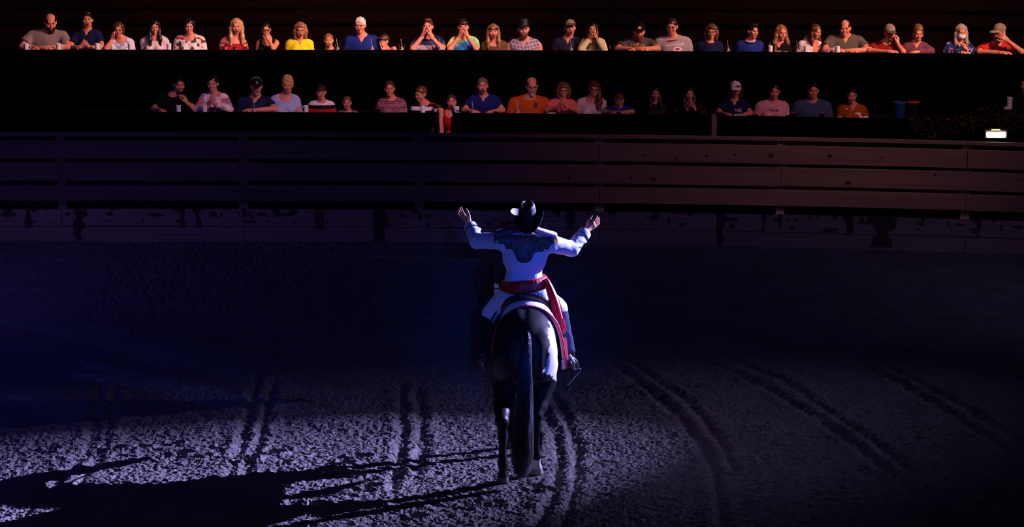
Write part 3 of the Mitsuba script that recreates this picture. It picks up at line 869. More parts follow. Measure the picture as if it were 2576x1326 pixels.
# sash
Fsa = Field((-.2, 24.15, 1.5), (.45, 24.7, 1.85), .0065)
for k, (dz, r0) in enumerate(((.035, .018), (.012, .022), (-.015, .021), (-.040, .017))):
    ring = []
    for t in np.linspace(0, 2 * math.pi, 33):
        tilt = .022 * math.cos(t)
        ring.append(waist + ((.184 + .006 * k) * math.cos(t), (.150 + .006 * k) * math.sin(t), -.005 + dz + tilt + .003 * math.sin(3 * t + k)))
    for a, b in zip(ring[:-1], ring[1:]): Fsa.cone(a, b, r0, r0, .018)
Fsa.rough(.002, 24, 9)
RED = lin('#a8121c')
sash = part(rider, 'sash', shape(Fsa.mesh(2), 'satin', RED), 'red sash knotted at the right hip')
tail_px = [(1371, 700, 24.36), (1378, 715, 24.31), (1386, 735, 24.29), (1394, 757, 24.27), (1401, 780, 24.26), (1408, 803, 24.26)]
tp = np.array([at(*p) for p in tail_px]); tsp = CubicSpline(np.linspace(0, 1, 6), tp)
wid = CubicSpline([0, .3, .7, 1], [.022, .036, .046, .044])
uu, vv = np.linspace(0, 1, 40), np.linspace(-1, 1, 17)
V = []
for layer in (0, 1):
    for u in uu:
        c, w = tsp(u), wid(u)
        for v in vv:
            V.append(c + (v * w * .95, -.012 * math.cos(v * 9 + 2 * u) - .02 * (1 - v * v) + layer * .010, v * w * .30))
V = np.array(V); n1, n2 = len(uu), len(vv); o = n1 * n2; Fq = []
for a in range(n1 - 1):
    for b in range(n2 - 1):
        i0 = a * n2 + b
        Fq += [[i0, i0 + n2, i0 + n2 + 1], [i0, i0 + n2 + 1, i0 + 1], [o + i0, o + i0 + n2 + 1, o + i0 + n2], [o + i0, o + i0 + 1, o + i0 + n2 + 1]]
st_ = part(sash, 'sash_tail', shape((V, np.array(Fq)), 'satin', lin('#c01c26')))
fr = []
for k in range(70):
    v = rng.uniform(-1, 1); c = tsp(1.0) + (v * .042, -.012 + rng.normal(0, .004), v * .014)
    L = rng.uniform(.07, .14)
    fr.append(tube([c, c + (.006 + rng.normal(0, .004), -.003, -L * .5), c + (.012 + rng.normal(0, .008), 0, -L)], .0028, 4))
part(rider, 'sash_fringe', shape(cat(*fr), 'satin', lin('#c8203a')), 'red fringe at the end of the sash')
gap = [CubicSpline(np.linspace(0, 1, 7), np.array(cant))(u) + (0, .012, -.040) for u in np.linspace(0, 1, 40)]
low = [rs(.17 + .66 * u) + (0, .004, -.004) for u in np.linspace(0, 1, 40)]
rowsq = [np.array([np.array(l) * (1 - t) + np.array(g_) * t + (0, 0, .012 * math.sin(math.pi * t)) for l, g_ in zip(low, gap)]) for t in np.linspace(0, 1, 7)]
Vq = np.vstack(rowsq + [r_ + (0, .012, -.012) for r_ in rowsq]); Fq = []
for lay in (0, 1):
    for a in range(6):
        for b in range(39):
            i0 = lay * 280 + a * 40 + b
            f4 = [i0, i0 + 1, i0 + 41, i0 + 40] if lay == 0 else [i0, i0 + 40, i0 + 41, i0 + 1]
            Fq += [[f4[0], f4[1], f4[2]], [f4[0], f4[2], f4[3]]]
part(blanket, 'fleece', shape((Vq, np.array(Fq)), 'cloth', lin('#d8d4da')))
p_ = at(1416, 917, 24.22)
part(blanket, 'white_tab', shape(cat(box(p_ + (-.014, -.004, -.045), p_ + (.014, .004, .002), .003), box(p_ + (-.014, -.004, .006), p_ + (.014, .004, .045), .003)), 'cloth', lin('#dcdae2'), False))
# red cloth end that hangs from the blanket beside the right boot
hp = np.array([at(1420, 850, 24.2), at(1423, 890, 24.2), at(1424, 927, 24.2)])
sp = CubicSpline([0, .5, 1], hp)
pr = [sp(u) for u in np.linspace(0, 1, 14)]
part(blanket, 'red_tassel', shape(cat(*[tube([q + (math.cos(a) * .010, math.sin(a) * .008, 0) for q in pr], np.interp(np.arange(14), [0, 9, 13], [.008, .013, .006]), 6) for a in np.linspace(0, 6.28, 6)[:-1]]), 'satin', lin('#d8485a')), 'red hanging tassel')

# trousers, chaps, boots, spurs
Fp = Field((-.5, 24.15, 1.15), (.75, 25.0, 1.75), .008)
Fp.ball(pel + (0, -.01, .03), (.195, .155, .12), .04)
for s, kn in ((-1, kneeL), (1, kneeR)):
    Fp.chain([pel + (s * .10, -.01, -.02), (pel + kn) / 2 + (s * .015, -.02, .035), kn + (0, -.02, 0)], [.125, .105, .088], .03)
    Fp.cone((pel + kn) / 2 + (s * .0, -.06, -.02), kn + (-s * .03, -.06, -.06), .06, .055, .03)
    for t_, r_ in ((.35, .10), (.55, .095), (.75, .085)):
        c_ = pel + (s * .10, -.01, -.02) + (kn - pel - (s * .10, -.01, -.02)) * t_
        Fp.cone(c_ + (-s * .06, -r_ * .9, -.01), c_ + (s * .05, -r_ * .8, .05), .016, .008, .03)
Fp.rough(.008, 13, 4)
part(rider, 'trousers', shape(Fp.mesh(2), 'cloth', WHITE), 'white trousers')
for s, kn, an, to, c_, lab in ((-1, kneeL, ankL, toeL, '#14141c', 'black legging'), (1, kneeR, ankR, toeR, '#262f4a', 'dark blue legging')):
    Fl = Field(np.minimum(kn, an) - .2, np.maximum(kn, an) + .2, .0075)
    Fl.cone(kn + (0, -.01, .0), an + (0, 0, .015), .082, .056, .02, flat=True).rough(.006, 18, 6)
    part(rider, 'legging', shape(Fl.mesh(2), 'cloth', lin(c_)), lab)
    Fo = Field(np.minimum(an, to) - .16, np.maximum(an, to) + .16, .006)
    heel = an + (0, -.035, -.075)
    Fo.chain([an + (0, 0, .03), an + (0, 0, -.04), (an + to) / 2 + (0, 0, -.03), to + (0, .03, -.03)], [.048, .046, .044, .030], .02)
    Fo.cone(an + (0, -.025, -.05), heel + (0, 0, -.02), .034, .026, .012)
    boot = part(rider, 'boot', shape(Fo.mesh(2), 'leather'), 'black boot')
    part(boot, 'spur_strap', shape(tube([an + (.053 * math.sin(t), -.053 * math.cos(t), .010 - .055 * abs(math.sin(t))) for t in np.linspace(-1.9, 1.9, 15)], .008, 6), 'steel' if s > 0 else 'leather'), 'bright spur strap' if s > 0 else None)  # left strap in dark leather stands in for shade on that boot
    if s > 0: part(boot, 'heel_edge_glint', shape(tube([at(*q_) for q_ in ((1433, 892, 24.47), (1438, 901, 24.46), (1444, 911, 24.46), (1446, 920, 24.47), (1443, 928, 24.48))], [.010, .011, .011, .010, .007], 8), 'steel'), 'steel tube standing in for the lit boot edge')  # steel tube added as the highlight along the boot edge
    part(boot, 'spur', shape(cat(tube([heel + (0, -.01, .03), heel + (s * .012, -.06, .022)], .006, 6), moved(trimesh.creation.torus(.016, .005, 16, 6), np.vstack([np.hstack([rot([0, 1, 0], 90)[:3, :3], (heel + np.array([s * .012, -.072, .022]))[:, None]]), [0, 0, 0, 1]]))), 'steel'), 'steel spur')
# stirrups hang from the saddle
for s, pts in ((1, [(1436, 915), (1447, 930), (1455, 927), (1461, 927), (1459, 934), (1445, 951), (1431, 967), (1427, 966)]), (-1, [(1216, 903), (1206, 922), (1209, 944), (1226, 950), (1234, 938)])):
    P = np.array([at(px, py, 24.60) for px, py in pts])
    part(saddle, 'stirrup', shape(tube(CubicSpline(np.linspace(0, 1, len(P)), P)(np.linspace(0, 1, 40)) if s < 0 else P, .0055, 8), 'steel' if s > 0 else 'leather'), 'bright steel stirrup' if s > 0 else None)

# hat
hat_o = hd(0, -.005, .062)
HB = rot([1, 0, 0], 22)[:3, :3] @ rot([0, 1, 0], -5)[:3, :3]


def hat_shapes(sc=1.0, curl=.085):
    A = np.linspace(0, 2 * np.pi, 73)[:-1]
    rr = np.linspace(0, 1, 14)
    V = []
    for r in rr:
        for a in A:
            rx, ry = .088 + r * .082, .104 + r * .100
            x, y = rx * math.cos(a), ry * math.sin(a)
            z = curl * r ** 1.6 * abs(math.cos(a)) ** 1.7 - .030 * r * abs(math.sin(a)) ** 3
            x *= 1 - .10 * r * abs(math.cos(a)) ** 2
            V.append((x, y, z))
    top = np.array(V); bot = top - (0, 0, .006)
    na, m = len(A), len(rr)
    i, j = np.meshgrid(np.arange(m - 1), np.arange(na), indexing='ij'); j2 = (j + 1) % na
    q = np.stack([i * na + j, (i + 1) * na + j, (i + 1) * na + j2, i * na + j2], -1).reshape(-1, 4)
    f = np.vstack([q[:, [0, 1, 2]], q[:, [0, 2, 3]]])
    e = np.arange(na); e2 = (e + 1) % na; o = m * na; l = (m - 1) * na
    rimf = np.vstack([np.stack([l + e, l + e + o, l + e2 + o], 1), np.stack([l + e, l + e2 + o, l + e2], 1)])
    brim = (np.vstack([top, bot]) * sc, np.vstack([f, f[:, ::-1] + o, rimf]))
    V = []; hh = np.linspace(0, 1, 16)
    for h in hh:
        t = min(1, h / .72)
        for a in A:
            k = 1 - .16 * t if h <= .72 else (1 - .16) * math.sqrt(max(0, 1 - ((h - .72) / .28) ** 2)) * (.96) + .0
            x, y = .090 * k * math.cos(a), .106 * k * math.sin(a)
            z = .150 * min(1, h / .72) * (1.0) if h <= .72 else .150 + .018 * ((h - .72) / .28)
            ya = y / .106
            z += .012 * t * (abs(ya) if ya < 0 else .3 * abs(ya))
            if h > .72: z -= .038 * math.exp(-(x / .024) ** 2) * ((h - .72) / .28) ** .4
            x *= 1 - .22 * t * max(0, ya) ** 2 * (1 if h > .3 else h / .3)
            V.append((x, y, z))
    V = np.array(V); m = len(hh)
    i, j = np.meshgrid(np.arange(m - 1), np.arange(na), indexing='ij'); j2 = (j + 1) % na
    q = np.stack([i * na + j, i * na + j2, (i + 1) * na + j2, (i + 1) * na + j], -1).reshape(-1, 4)
    f = np.vstack([q[:, [0, 1, 2]], q[:, [0, 2, 3]]])
    l = (m - 1) * na
    V = np.vstack([V, V[l:].mean(0)]); e = np.arange(na)
    f = np.vstack([f, np.stack([l + e, l + (e + 1) % na, np.full(na, len(V) - 1)], 1)])
    band = lathe([(.0895, .004), (.0925, .006), (.0905, .026), (.0875, .028)], 48); bv = band[0] * (1, 1.18, 1)
    return brim, (V * sc, f), (bv * sc, band[1])


HAT = hat_shapes()
M4 = np.eye(4); M4[:3, :3] = HB; M4[:3, 3] = hat_o
hat = part(rider, 'cowboy_hat', shape(moved(HAT[1], M4), 'felt'), 'black cowboy hat with a creased crown')
part(hat, 'brim', shape(moved(HAT[0], M4), 'felt', smooth=60))
part(hat, 'hatband', shape(moved(HAT[2], M4), 'leather', smooth=40))


# ------------------------------------------------------------------ the spectators
def wnoise(P, f, seed=0): return meshkit.noise(np.asarray(P) * f, seed)


def solid(c):
    c = lin(c)
    return lambda P: c * (0.92 + .16 * wnoise(P, 14))[:, None]


def spots(base, cols, f, lo, seed=0):
    base = lin(base)

    def fn(P):
        c = np.tile(base, (len(P), 1))
        for k, q in enumerate(cols):
            c[wnoise(P, np.array([f, f, f]), seed + k) > lo] = lin(q)
        return c
    return fn


def stripes(bands):
    """bands: (top z, colour), from the top down."""
    def fn(P):
        c = np.tile(lin(bands[0][1]), (len(P), 1))
        for z, q in bands: c[P[:, 2] < z] = lin(q)
        return c
    return fn


def thin_stripes(a, b, period, duty=.5):
    a, b = lin(a), lin(b)
    return lambda P: np.where(((P[:, 2] / period) % 1 < duty)[:, None], a, b)


def plaid(a, b, c, p=.045):
    a, b, c = lin(a), lin(b), lin(c)

    def fn(P):
        u, v = ((P[:, 0] + .35 * P[:, 2]) / p) % 1, ((P[:, 2] - .2 * np.abs(P[:, 0])) / p) % 1
        o = np.where((u < .45)[:, None], b, a); o = np.where((v < .3)[:, None], (o + c) / 2, o)
        return np.where(((u > .9) | (v > .88))[:, None], c, o)
    return fn


def tie_dye(P):
    d = np.hypot(P[:, 0] - .03, P[:, 2] + .42) * 9 + 1.6 * wnoise(P, 9, 4)
    pal = np.array([lin(x) for x in ('#e8e04a', '#3fb6c4', '#3f7fd0', '#7fd68a', '#f0ec70', '#2f9fc0')])
    return pal[(np.floor(d * 1.2).astype(int)) % len(pal)]


CLEFT = {}


def head_field(kind, fem):
    """Adult head at its origin between the eyes' height and the ears, facing -y."""
    key = (kind, fem)
    if key in CLEFT: return CLEFT[key]
    f = Field((-.11, -.145, -.165), (.11, .13, .145), .0058)
    jw = .056 if fem else .064
    f.ball((0, .014, .036), (.075, .094, .085), .02).ball((0, -.020, -.032), (jw + .003, .066, .078), .035)
    f.ball((0, -.060, -.092), (.026 if fem else .032, .022, .020), .025)
    for s in (-1, 1):
        f.ball((s * .037, -.062, -.028), .026, .02)
        f.ball((s * .078, .012, -.006), (.010, .021, .031), .008)
    f.cone((-.034, -.080, .023), (.034, -.080, .023), .011 if fem else .014, None, .012)
    for s in (-1, 1): f.ball((s * .031, -.100, .004), (.018, .016, .011), .010, 'sub')
    for s in (-1, 1): f.ball((s * .031, -.078, .004), .0125, .003)
    f.cone((0, -.087, .014), (0, -.1015, -.028), .0075, .0105, .009)
    for s in (-1, 1): f.ball((s * .0105, -.0935, -.031), .0075, .006)
    if kind in ('open', 'o', 'shout'):
        w_, h_ = {'open': (.022, .014), 'o': (.014, .014), 'shout': (.024, .022)}[kind]
        zc = -.066 - h_ * .3
        f.ball((0, -.080, zc), (w_ + .007, .012, h_ + .007), .010)
        f.ball((0, -.100, zc), (w_, .028, h_), .005, 'sub')
    else:
        up = .009 if kind == 'smile' else -.003 if kind == 'sad' else 0
        lw = .026 if kind == 'smile' else .020
        for z in (-.058, -.067):
            f.chain([(-lw, -.078, z + up), (0, -.087, z), (lw, -.078, z + up)], [.004, .0065, .004], .006)
    m = f.mesh(1)
    CLEFT[key] = m
    return m


def paint_head(P, kind, skin, brow, lip):
    c = np.tile(skin, (len(P), 1))
    x, y, z = P.T
    ax = np.abs(x)
    flush = np.exp(-(((ax - .042) / .02) ** 2 + ((z + .035) / .02) ** 2)) * (y < -.02)
    c = c * (1 - .12 * flush[:, None] * np.array([0, 1, 1]))
    fr = y < -.055
    b = fr & (np.abs(z - .024 + .9 * (ax - .030) ** 2 / .03 - .04 * (.03 - ax)) < .0042) & (ax > .012) & (ax < .050)
    c[b] = c[b] * .35 + brow * .65
    e = fr & (((ax - .031) / .0145) ** 2 + ((z - .004) / .0068) ** 2 < 1)
    c[e] = (.30, .25, .22)
    c[fr & (((ax - .031) / .0068) ** 2 + ((z - .004) / .0068) ** 2 < 1)] = (.02, .012, .01)
    c[fr & (np.abs(z - .0105) < .0026) & (np.abs(ax - .031) < .015)] = (.03, .018, .015)
    if kind in ('open', 'o', 'shout'):
        w_, h_ = {'open': (.022, .014), 'o': (.014, .014), 'shout': (.024, .022)}[kind]
        zc = -.066 - h_ * .3
        r = np.sqrt((x / w_) ** 2 + ((z - zc) / h_) ** 2)
        m = fr & (r < 1.42); c[m] = lip
        m = (y < -.045) & (r < 1.06); c[m] = (.035, .006, .006)
        if kind != 'o':
            m = (y < -.05) & (r < 1.0) & (z > zc + h_ * .45); c[m] = (.55, .48, .42)
    else:
        up = .009 if kind == 'smile' else -.003 if kind == 'sad' else 0
        zc = -.0625 + up * (ax / .026) ** 2
        lw = .027 if kind == 'smile' else .021
        m = fr & (np.abs(z - zc) < .0095 - .004 * ax / lw) & (ax < lw); c[m] = lip
        m = fr & (np.abs(z - zc) < (.0042 if kind == 'smile' else .0020)) & (ax < lw * .85)
        c[m] = (.60, .54, .48) if kind == 'smile' else (.05, .015, .012)
    return c


HAIRS = {}


def hair_field(style):
    if style in HAIRS: return HAIRS[style]
    long_ = style in ('long', 'front', 'wavy', 'side', 'straight')
    f = Field((-.16, -.19, -.42 if long_ else -.22), (.16, .16, .18), .0075 if long_ else .0065)
    r = {'buzz': (.0785, .097, .089), 'updo': (.088, .104, .098), 'pulled': (.080, .099, .092), 'curly': (.090, .106, .098)}.get(style, (.081, .100, .091))
    f.ball((0, .016, .038), r, .02)
    if style == 'quiff': f.ball((0, -.045, .102), (.060, .050, .030), .03)
    if style in ('bob', 'bobfull'):
        for s in (-1, 1): f.chain([(s * .068, .005, .05), (s * .080, .0, -.03), (s * .078, -.012, -.115)], [.034, .036, .028], .03)
        f.ball((0, .052, -.05), (.085, .058, .10), .03)
    if style == 'mid':
        for s in (-1, 1): f.chain([(s * .066, .0, .05), (s * .078, .0, -.05)], [.032, .026], .03)
        f.ball((0, .05, -.03), (.080, .055, .085), .03)
    if style in ('long', 'wavy', 'straight'):
        e = .115 if style == 'wavy' else .088
        for s in (-1, 1): f.chain([(s * .066, .005, .05), (s * .080, .0, -.04), (s * e, -.03, -.16), (s * (e - .004), -.055, -.27)], [.034, .034, .034, .018], .03)
        f.ball((0, .065, -.10), (.095, .045, .19), .03)
    if style == 'front':
        for s in (-1, 1): f.chain([(s * .066, .005, .05), (s * .078, -.01, -.06), (s * .084, -.075, -.20), (s * .085, -.095, -.30)], [.034, .032, .034, .026], .03)
        f.ball((0, .06, -.07), (.085, .045, .14), .03)
    if style == 'side':
        f.chain([(.066, .005, .04), (.082, -.01, -.08), (.075, -.085, -.20), (.055, -.115, -.36)], [.034, .040, .046, .036], .03)
        f.ball((0, .055, -.04), (.082, .05, .10), .03)
    if style == 'updo': f.ball((0, .03, .105), (.065, .07, .05), .03)
    if style == 'pulled': f.ball((0, .11, .03), (.04, .035, .045), .02)
    f.ball((0, -.092, -.036), (.0655, .066, .102 if style not in ('pulled', 'updo') else .110), .012, 'sub')
    if style in ('bald', 'reced'):
        f.ball((0, -.072, .085), (.060, .075, .055), .01, 'sub')
    if style == 'bald': f.ball((0, .0, .125), (.072, .10, .075), .01, 'sub')
    if style in ('short', 'buzz', 'bald', 'reced', 'quiff', 'pulled', 'updo', 'curly'):
        f.cut((0, 0, -.034), (0, -.60, -1))
        for s in (-1, 1): f.ball((s * .088, .004, -.020), (.022, .026, .040), .008, 'sub')
    if style == 'fringe':
        f.cut((0, 0, -.034), (0, -.60, -1)); f.ball((0, -.072, .060), (.060, .030, .034), .02)
    if style in ('bob', 'side', 'bobfull'): f.ball((.02, -.074, .066), (.050, .024, .026), .02)
    f.rough(.010 if style in ('wavy', 'curly') else .004, 26 if style != 'wavy' else 18, 3)
    f.rough(.007, np.array([75, 75, 7]), 4)
    HAIRS[style] = f.mesh(1)
    return HAIRS[style]


def cap_parts():
    f = Field((-.11, -.12, .0), (.11, .13, .17), .006)
    f.ball((0, .008, .045), (.086, .105, .088), .02).cut((0, 0, .036), (0, .05, -1)); f.ball((0, .008, .134), (.008, .008, .006), .003)
    b = Field((-.10, -.22, .0), (.10, -.03, .08), .0055)
    b.ball((0, -.115, .040), (.074, .080, .016), .01).ball((0, -.115, .014), (.082, .10, .030), .006, 'sub').cut((0, -.075, 0), (0, 1, 0))
    return f.mesh(1), b.mesh(1)


CAP = cap_parts()
_b = Field((-.09, -.13, -.20), (.09, .04, .02), .006)
_b.ball((0, -.028, -.060), (.064, .068, .078), .03).ball((0, -.062, -.115), (.036, .028, .030), .03)
_b.ball((0, -.10, -.066), (.021, .030, .010), .006, 'sub').ball((0, -.10, .0), (.055, .06, .054), .012, 'sub').cut((0, 0, -.030), (0, .55, 1)).rough(.003, 50, 1)
BEARD = _b.mesh(1)
_b = Field((-.07, -.13, -.16), (.07, .0, .0), .005)
_b.ball((0, -.066, -.104), (.026, .026, .026), .02).cone((-.024, -.084, -.050), (.024, -.084, -.050), .0085, None, .01)
for s in (-1, 1): _b.cone((s * .026, -.078, -.054), (s * .022, -.074, -.092), .007, None, .01)
_b.rough(.002, 50, 1)
GOATEE = _b.mesh(1)
_b = Field((-.09, -.13, -.14), (.09, .03, .02), .0055)
_b.ball((0, -.030, -.055), (.070, .082, .062), .02).ball((0, .02, -.05), (.066, .09, .07), .006, 'sub').cut((0, 0, -.012), (0, 0, 1))
MASK = _b.mesh(1)
_b = Field((-.11, -.13, .02), (.11, .14, .09), .005)
_b.ball((0, .014, .036), (.087, .106, .097), .01).cut((0, 0, .072), (0, -.25, 1)).cut((0, 0, .040), (0, .25, -1))
BAND = _b.mesh(1)


def glasses_mesh(r):
    ms = []
    for s in (-1, 1):
        ms.append(tube([(s * .032 + .0215 * math.cos(t), -.1035 + .012 * abs(math.cos(t)) ** 2 * (1 if s * math.cos(t) > 0 else .0), .002 + .016 * math.sin(t)) for t in np.linspace(0, 6.2832, 19)[:-1]], r, 5, True))
        ms.append(tube([(s * .0535, -.090, .006), (s * .078, -.03, .008), (s * .081, .012, .004)], r, 5))
    ms.append(tube([(-.011, -.1045, .006), (0, -.112, .008), (.011, -.1045, .006)], r, 5))
    return cat(*ms)


GLASSES = {False: glasses_mesh(.0022), True: glasses_mesh(.0040)}
_f = Field((-.27, -.50, -.62), (.27, .22, .20), .02)
for s in (-1, 1):
    _f.chain([(s * .09, .06, .09), (s * .115, -.27, .09), (s * .115, -.26, -.38)], [.085, .068, .05], .03)
    _f.cone((s * .115, -.27, -.41), (s * .12, -.34, -.43), .04, .035, .03)
LEGS = _f.mesh(1)
LETTERS = []


def stick(field, mesh, x, z, off=.004):
    """Lays a flat mesh (in x, y) on the chest at (x, z)."""
    v = np.asarray(mesh.vertices) if hasattr(mesh, 'vertices') else np.asarray(mesh[0])
    f = np.asarray(mesh.faces) if hasattr(mesh, 'faces') else mesh[1]
    X, Z = v[:, 0] + x, v[:, 1] + z
    Y = field.front(X, Z)
    Y = np.where(np.isnan(Y), np.nanmedian(Y), Y)
    return np.stack([X, Y - off - v[:, 2], Z], 1), f


def flat(poly, depth=.003):
    return trimesh.creation.extrude_polygon(poly, depth, engine='earcut')


def refined(m, e=.02):
    v, f = trimesh.remesh.subdivide_to_size(np.asarray(m.vertices), np.asarray(m.faces), e)
    return trimesh.Trimesh(v, f, process=False)


def spectator(label, px, py, row, s=1.0, yaw=0, pitch=-3, roll=0, bx=0, w=1.0, belly=1.0, hair=('short', '#2a1a12'), face='closed', fem=False, skin='#cf8468',
              shirt=None, neck='crew', sleeve='short', arms='TT', cap=None, hat=None, glasses=None, beard=None, mask=False, extra=None, trousers='#15161c', dy=0.0, brow=None, lift=None, seat=None):
    up = row == 'U'
    Yc = lambda X: float((up_y if up else low_y)(X)) + .44 + dy
    X = xat(px, 38.3 if up else 36.8)
    for _ in range(3):
        o = at(px, py, Yc(X)); X = o[0]
    o = at(px, py, Yc(X))
    zt = ((UP_Z if up else LOW_Z) - .045 - o[2]) / s
    zb = ((seat or (1.90 if up else 1.22)) - o[2]) / s
    key = thing('person', label, 'person', 'spectators of the upper row' if up else 'spectators of the lower row')
    L = lambda v: np.asarray(v) * s + o
    R = (rot([0, 0, 1], yaw) @ rot([1, 0, 0], -pitch) @ rot([0, 1, 0], roll))[:3, :3]
    HS = .92
    Hd = lambda v: (np.asarray(v) * HS) @ R.T
    Rt = lambda v: np.asarray(v) @ R.T
    sk = lin(skin); bxl = bx / 180.0 / s
    tw = .95 * w * (.90 if fem else 1.0)
    if lift is None: lift = .115 if arms == 'TT' else .075
    C, Cx = np.array([bxl, .0, lift]), np.array([bxl, 0, 0])
    # skin: torso, neck and arms; then head and hands
    lo, hi = np.array([-.42 * max(1, w) - abs(bxl), -.56, min(zb, -.75) - .02]), np.array([.42 * max(1, w) + abs(bxl), .30, .02])
    f = Field(lo, hi, .013)
    zl = np.linspace(-.27, zb, 4)
    f.cone(C + (-.120 * tw, .06, -.290), C + (.120 * tw, .06, -.290), .054, None, .04)
    f.ball(C + (0, .05, -.37), (.160 * tw, .108, .15), .05).ball(Cx + (0, .035, (-.30 + zb) / 2 - .02), (.140 * tw * belly, .100 * belly, .17), .05).ball(Cx + (0, .06, zb + .12), (.165 * tw, .12, .12), .05)
    f.cone((0, .018, -.07), C + (0, .05, -.25), .050 if fem else .056, .058, .03)
    for sg in (-1, 1): f.cone(C + (0, .05, -.215), C + (sg * .125 * tw, .06, -.284), .050, .045, .03)
    S, A = Field(lo, hi, .0095), []
    S.cone(C + (-.122 * tw, .06, -.290), C + (.122 * tw, .06, -.290), .066, None, .05)
    S.ball(C + (0, .05, -.37), (.176 * tw, .124, .16), .05).ball(Cx + (0, .03, (-.30 + zb) / 2 - .02), (.160 * tw * belly, .120 * belly, .19), .05).ball(Cx + (0, .06, zb + .12), (.180 * tw, .135, .13), .05)
    for sg in (-1, 1): S.cone(C + (0, .055, -.228), C + (sg * .125 * tw, .06, -.288), .058, .056, .04)
    if fem:
        for sg in (-1, 1): S.ball(C + (sg * .072, -.052, -.42), (.066, .055, .064), .03); f.ball(C + (sg * .072, -.045, -.42), (.060, .05, .058), .03)
    hands = []
    for sg, pose in zip((-1, 1), arms):
        sh = C + (sg * .168 * tw, .06, -.305)
        el, wr, hdir, palm, hm = {
            'T': ((sg * .225 * tw, -.10, zt + .055), (-sg * .015, -.27 + sg * .02, zt + .060), (-sg, -.15, .05), (0, .1, -1), HAND_CURL),
            'D': ((sg * .25 * tw, -.03, zt + .045), (sg * .12, -.27, zt + .055), (-sg * .45, -1, .05), (0, .1, -1), HAND_CURL),
            'C': ((sg * .20 * tw, -.19, zt + .050), (sg * .066, -.172, -.150), (-sg * .20, .16, 1), (-sg, .25, 0), HAND_FLAT),
            'H': ((sg * .17, -.18, zt + .050), (sg * .108, -.095, -.150), (sg * .02, .25, 1), (-sg, .5, 0), HAND_CURL),
            'M': ((sg * .13, -.20, zt + .050), (sg * .050, -.150, -.165), (-sg * .25, .10, 1), (-sg * .4, 1, 0), HAND_CURL),
            'P': ((sg * .235 * tw, -.07, zt + .055), (sg * .050, -.24, zt + .135), (-sg * .30, -.15, .95), (-sg, 0, .15), HAND_FLAT),
            'K': ((sg * .20 * tw, -.09, zt + .055), (sg * .055, -.20, -.235), (-sg * .45, .1, 1), (-sg, .3, .1), HAND_CURL),
            'L': ((sg * .205 * tw, .04, -.54), (sg * .15, -.15, max(zb + .14, -.68)), (-sg * .4, -1, -.1), (0, 0, -1), HAND_CURL),
            'F': ((sg * .27, -.12, zt + .060), (sg * .175, -.06, -.09), (-sg * .75, .0, .65), (-sg * .2, 1, -.2), HAND_CURL),
            'O': ((sg * .24, -.40, zt + .085), (sg * .235, -.485, zt - .12), (0, -.05, -1), (-sg, 0, 0), HAND_CURL),
            'G': ((sg * .25 * tw, -.08, zt + .055), (sg * .075, -.25, zt + .075), (-sg * .9, -.2, .5), (0, .8, .4), HAND_CURL)}[pose]
        el, wr = np.array(el) + Cx * (pose not in 'CHMKF'), np.array(wr, float) + Cx * (pose not in 'CHMKF')
        if pose in 'CHMKF': wr = Rt(wr * (HS, HS, 0)) + (0, 0, wr[2] * HS)
        th = 1.0 + .25 * (w - 1)
        f.chain([sh, el, wr], [.046 * th, .038 * th, .026], .02)
        hands.append(place_hand(hm, wr, hdir, palm, sg < 0, .92 if fem else 1.0))
        if sleeve == 'short': S.cone(sh + (-sg * .02, 0, .005), sh + (el - sh) * .62, .074, .064 * th, .03, flat=True)
        elif sleeve == 'cap': S.cone(sh + (-sg * .02, 0, .005), sh + (el - sh) * .30, .068, .060 * th, .03, flat=True)
        elif sleeve == 'long':
            S.cone(sh + (-sg * .02, 0, .005), el, .072, .056 * th, .03); S.cone(el, el + (wr - el) * .93, .056 * th, .042, .02, flat=True)
        elif sleeve == 'puff':
            S.ball(sh + (sg * .01, 0, -.02), (.075, .07, .07), .02); S.cone(sh, sh + (el - sh) * .45, .07, .062, .02, flat=True)
    Nb = C * (.9, 1, 1) + (0, .045, -.225)
    if neck == 'crew': S.ball(Nb + (0, -.022, .022), (.072, .080, .050), .012, 'sub')
    elif neck == 'v':
        S.ball(Nb + (0, -.022, .030), (.070, .082, .046), .012, 'sub'); S.cone(Nb + (0, -.085, .01), Nb + (0, -.125, -.105), .046, .008, .01, 'sub')
    elif neck == 'scoop': S.ball(Nb + (0, -.055, .005), (.092, .10, .080), .012, 'sub')
    elif neck == 'open': S.ball(Nb + (0, -.022, .030), (.070, .082, .046), .012, 'sub'); S.cone(Nb + (0, -.10, .02), Nb + (0, -.15, -.30), .05, .06, .01, 'sub')
    elif neck == 'off': S.cut((0, 0, -.315 + C[2]), (0, 0, 1))
    elif neck == 'tank':
        S.ball(Nb + (0, -.06, -.02), (.085, .10, .10), .012, 'sub')
        for sg in (-1, 1): S.ball(C + (sg * .205 * tw, .05, -.30), (.062, .10, .10), .012, 'sub')
    elif neck == 'hood':
        S.ball(Nb + (0, .055, .03), (.105, .065, .06), .03); S.ball(Nb + (0, -.03, .03), (.070, .088, .06), .012, 'sub')
    S.rough(.0075, 11, len(label) % 7)
    hm_ = head_field(face, fem)
    hp = hm_[0]
    lip = sk * np.array([.80, .48, .46]) if not fem else sk * np.array([.80, .36, .38])
    bro = lin(brow or hair[1])
    hc = paint_head(hp, face, sk, bro, lip)
    bm = f.mesh(2)
    parts_ = [(Hd(hp), hm_[1]), bm] + hands
    cols = [hc, col(len(bm[0]), sk)] + [col(len(h[0]), sk) for h in hands]
    m = cat(*parts_)
    part(key, 'body', shape((L(m[0]), m[1]), 'skin', np.vstack(cols)))
    sm = S.mesh(2)
    sc = shirt(sm[0]) if callable(shirt) else solid(shirt)(sm[0])
    shirt_key = part(key, 'shirt', shape((L(sm[0]), sm[1]), 'cloth', sc))
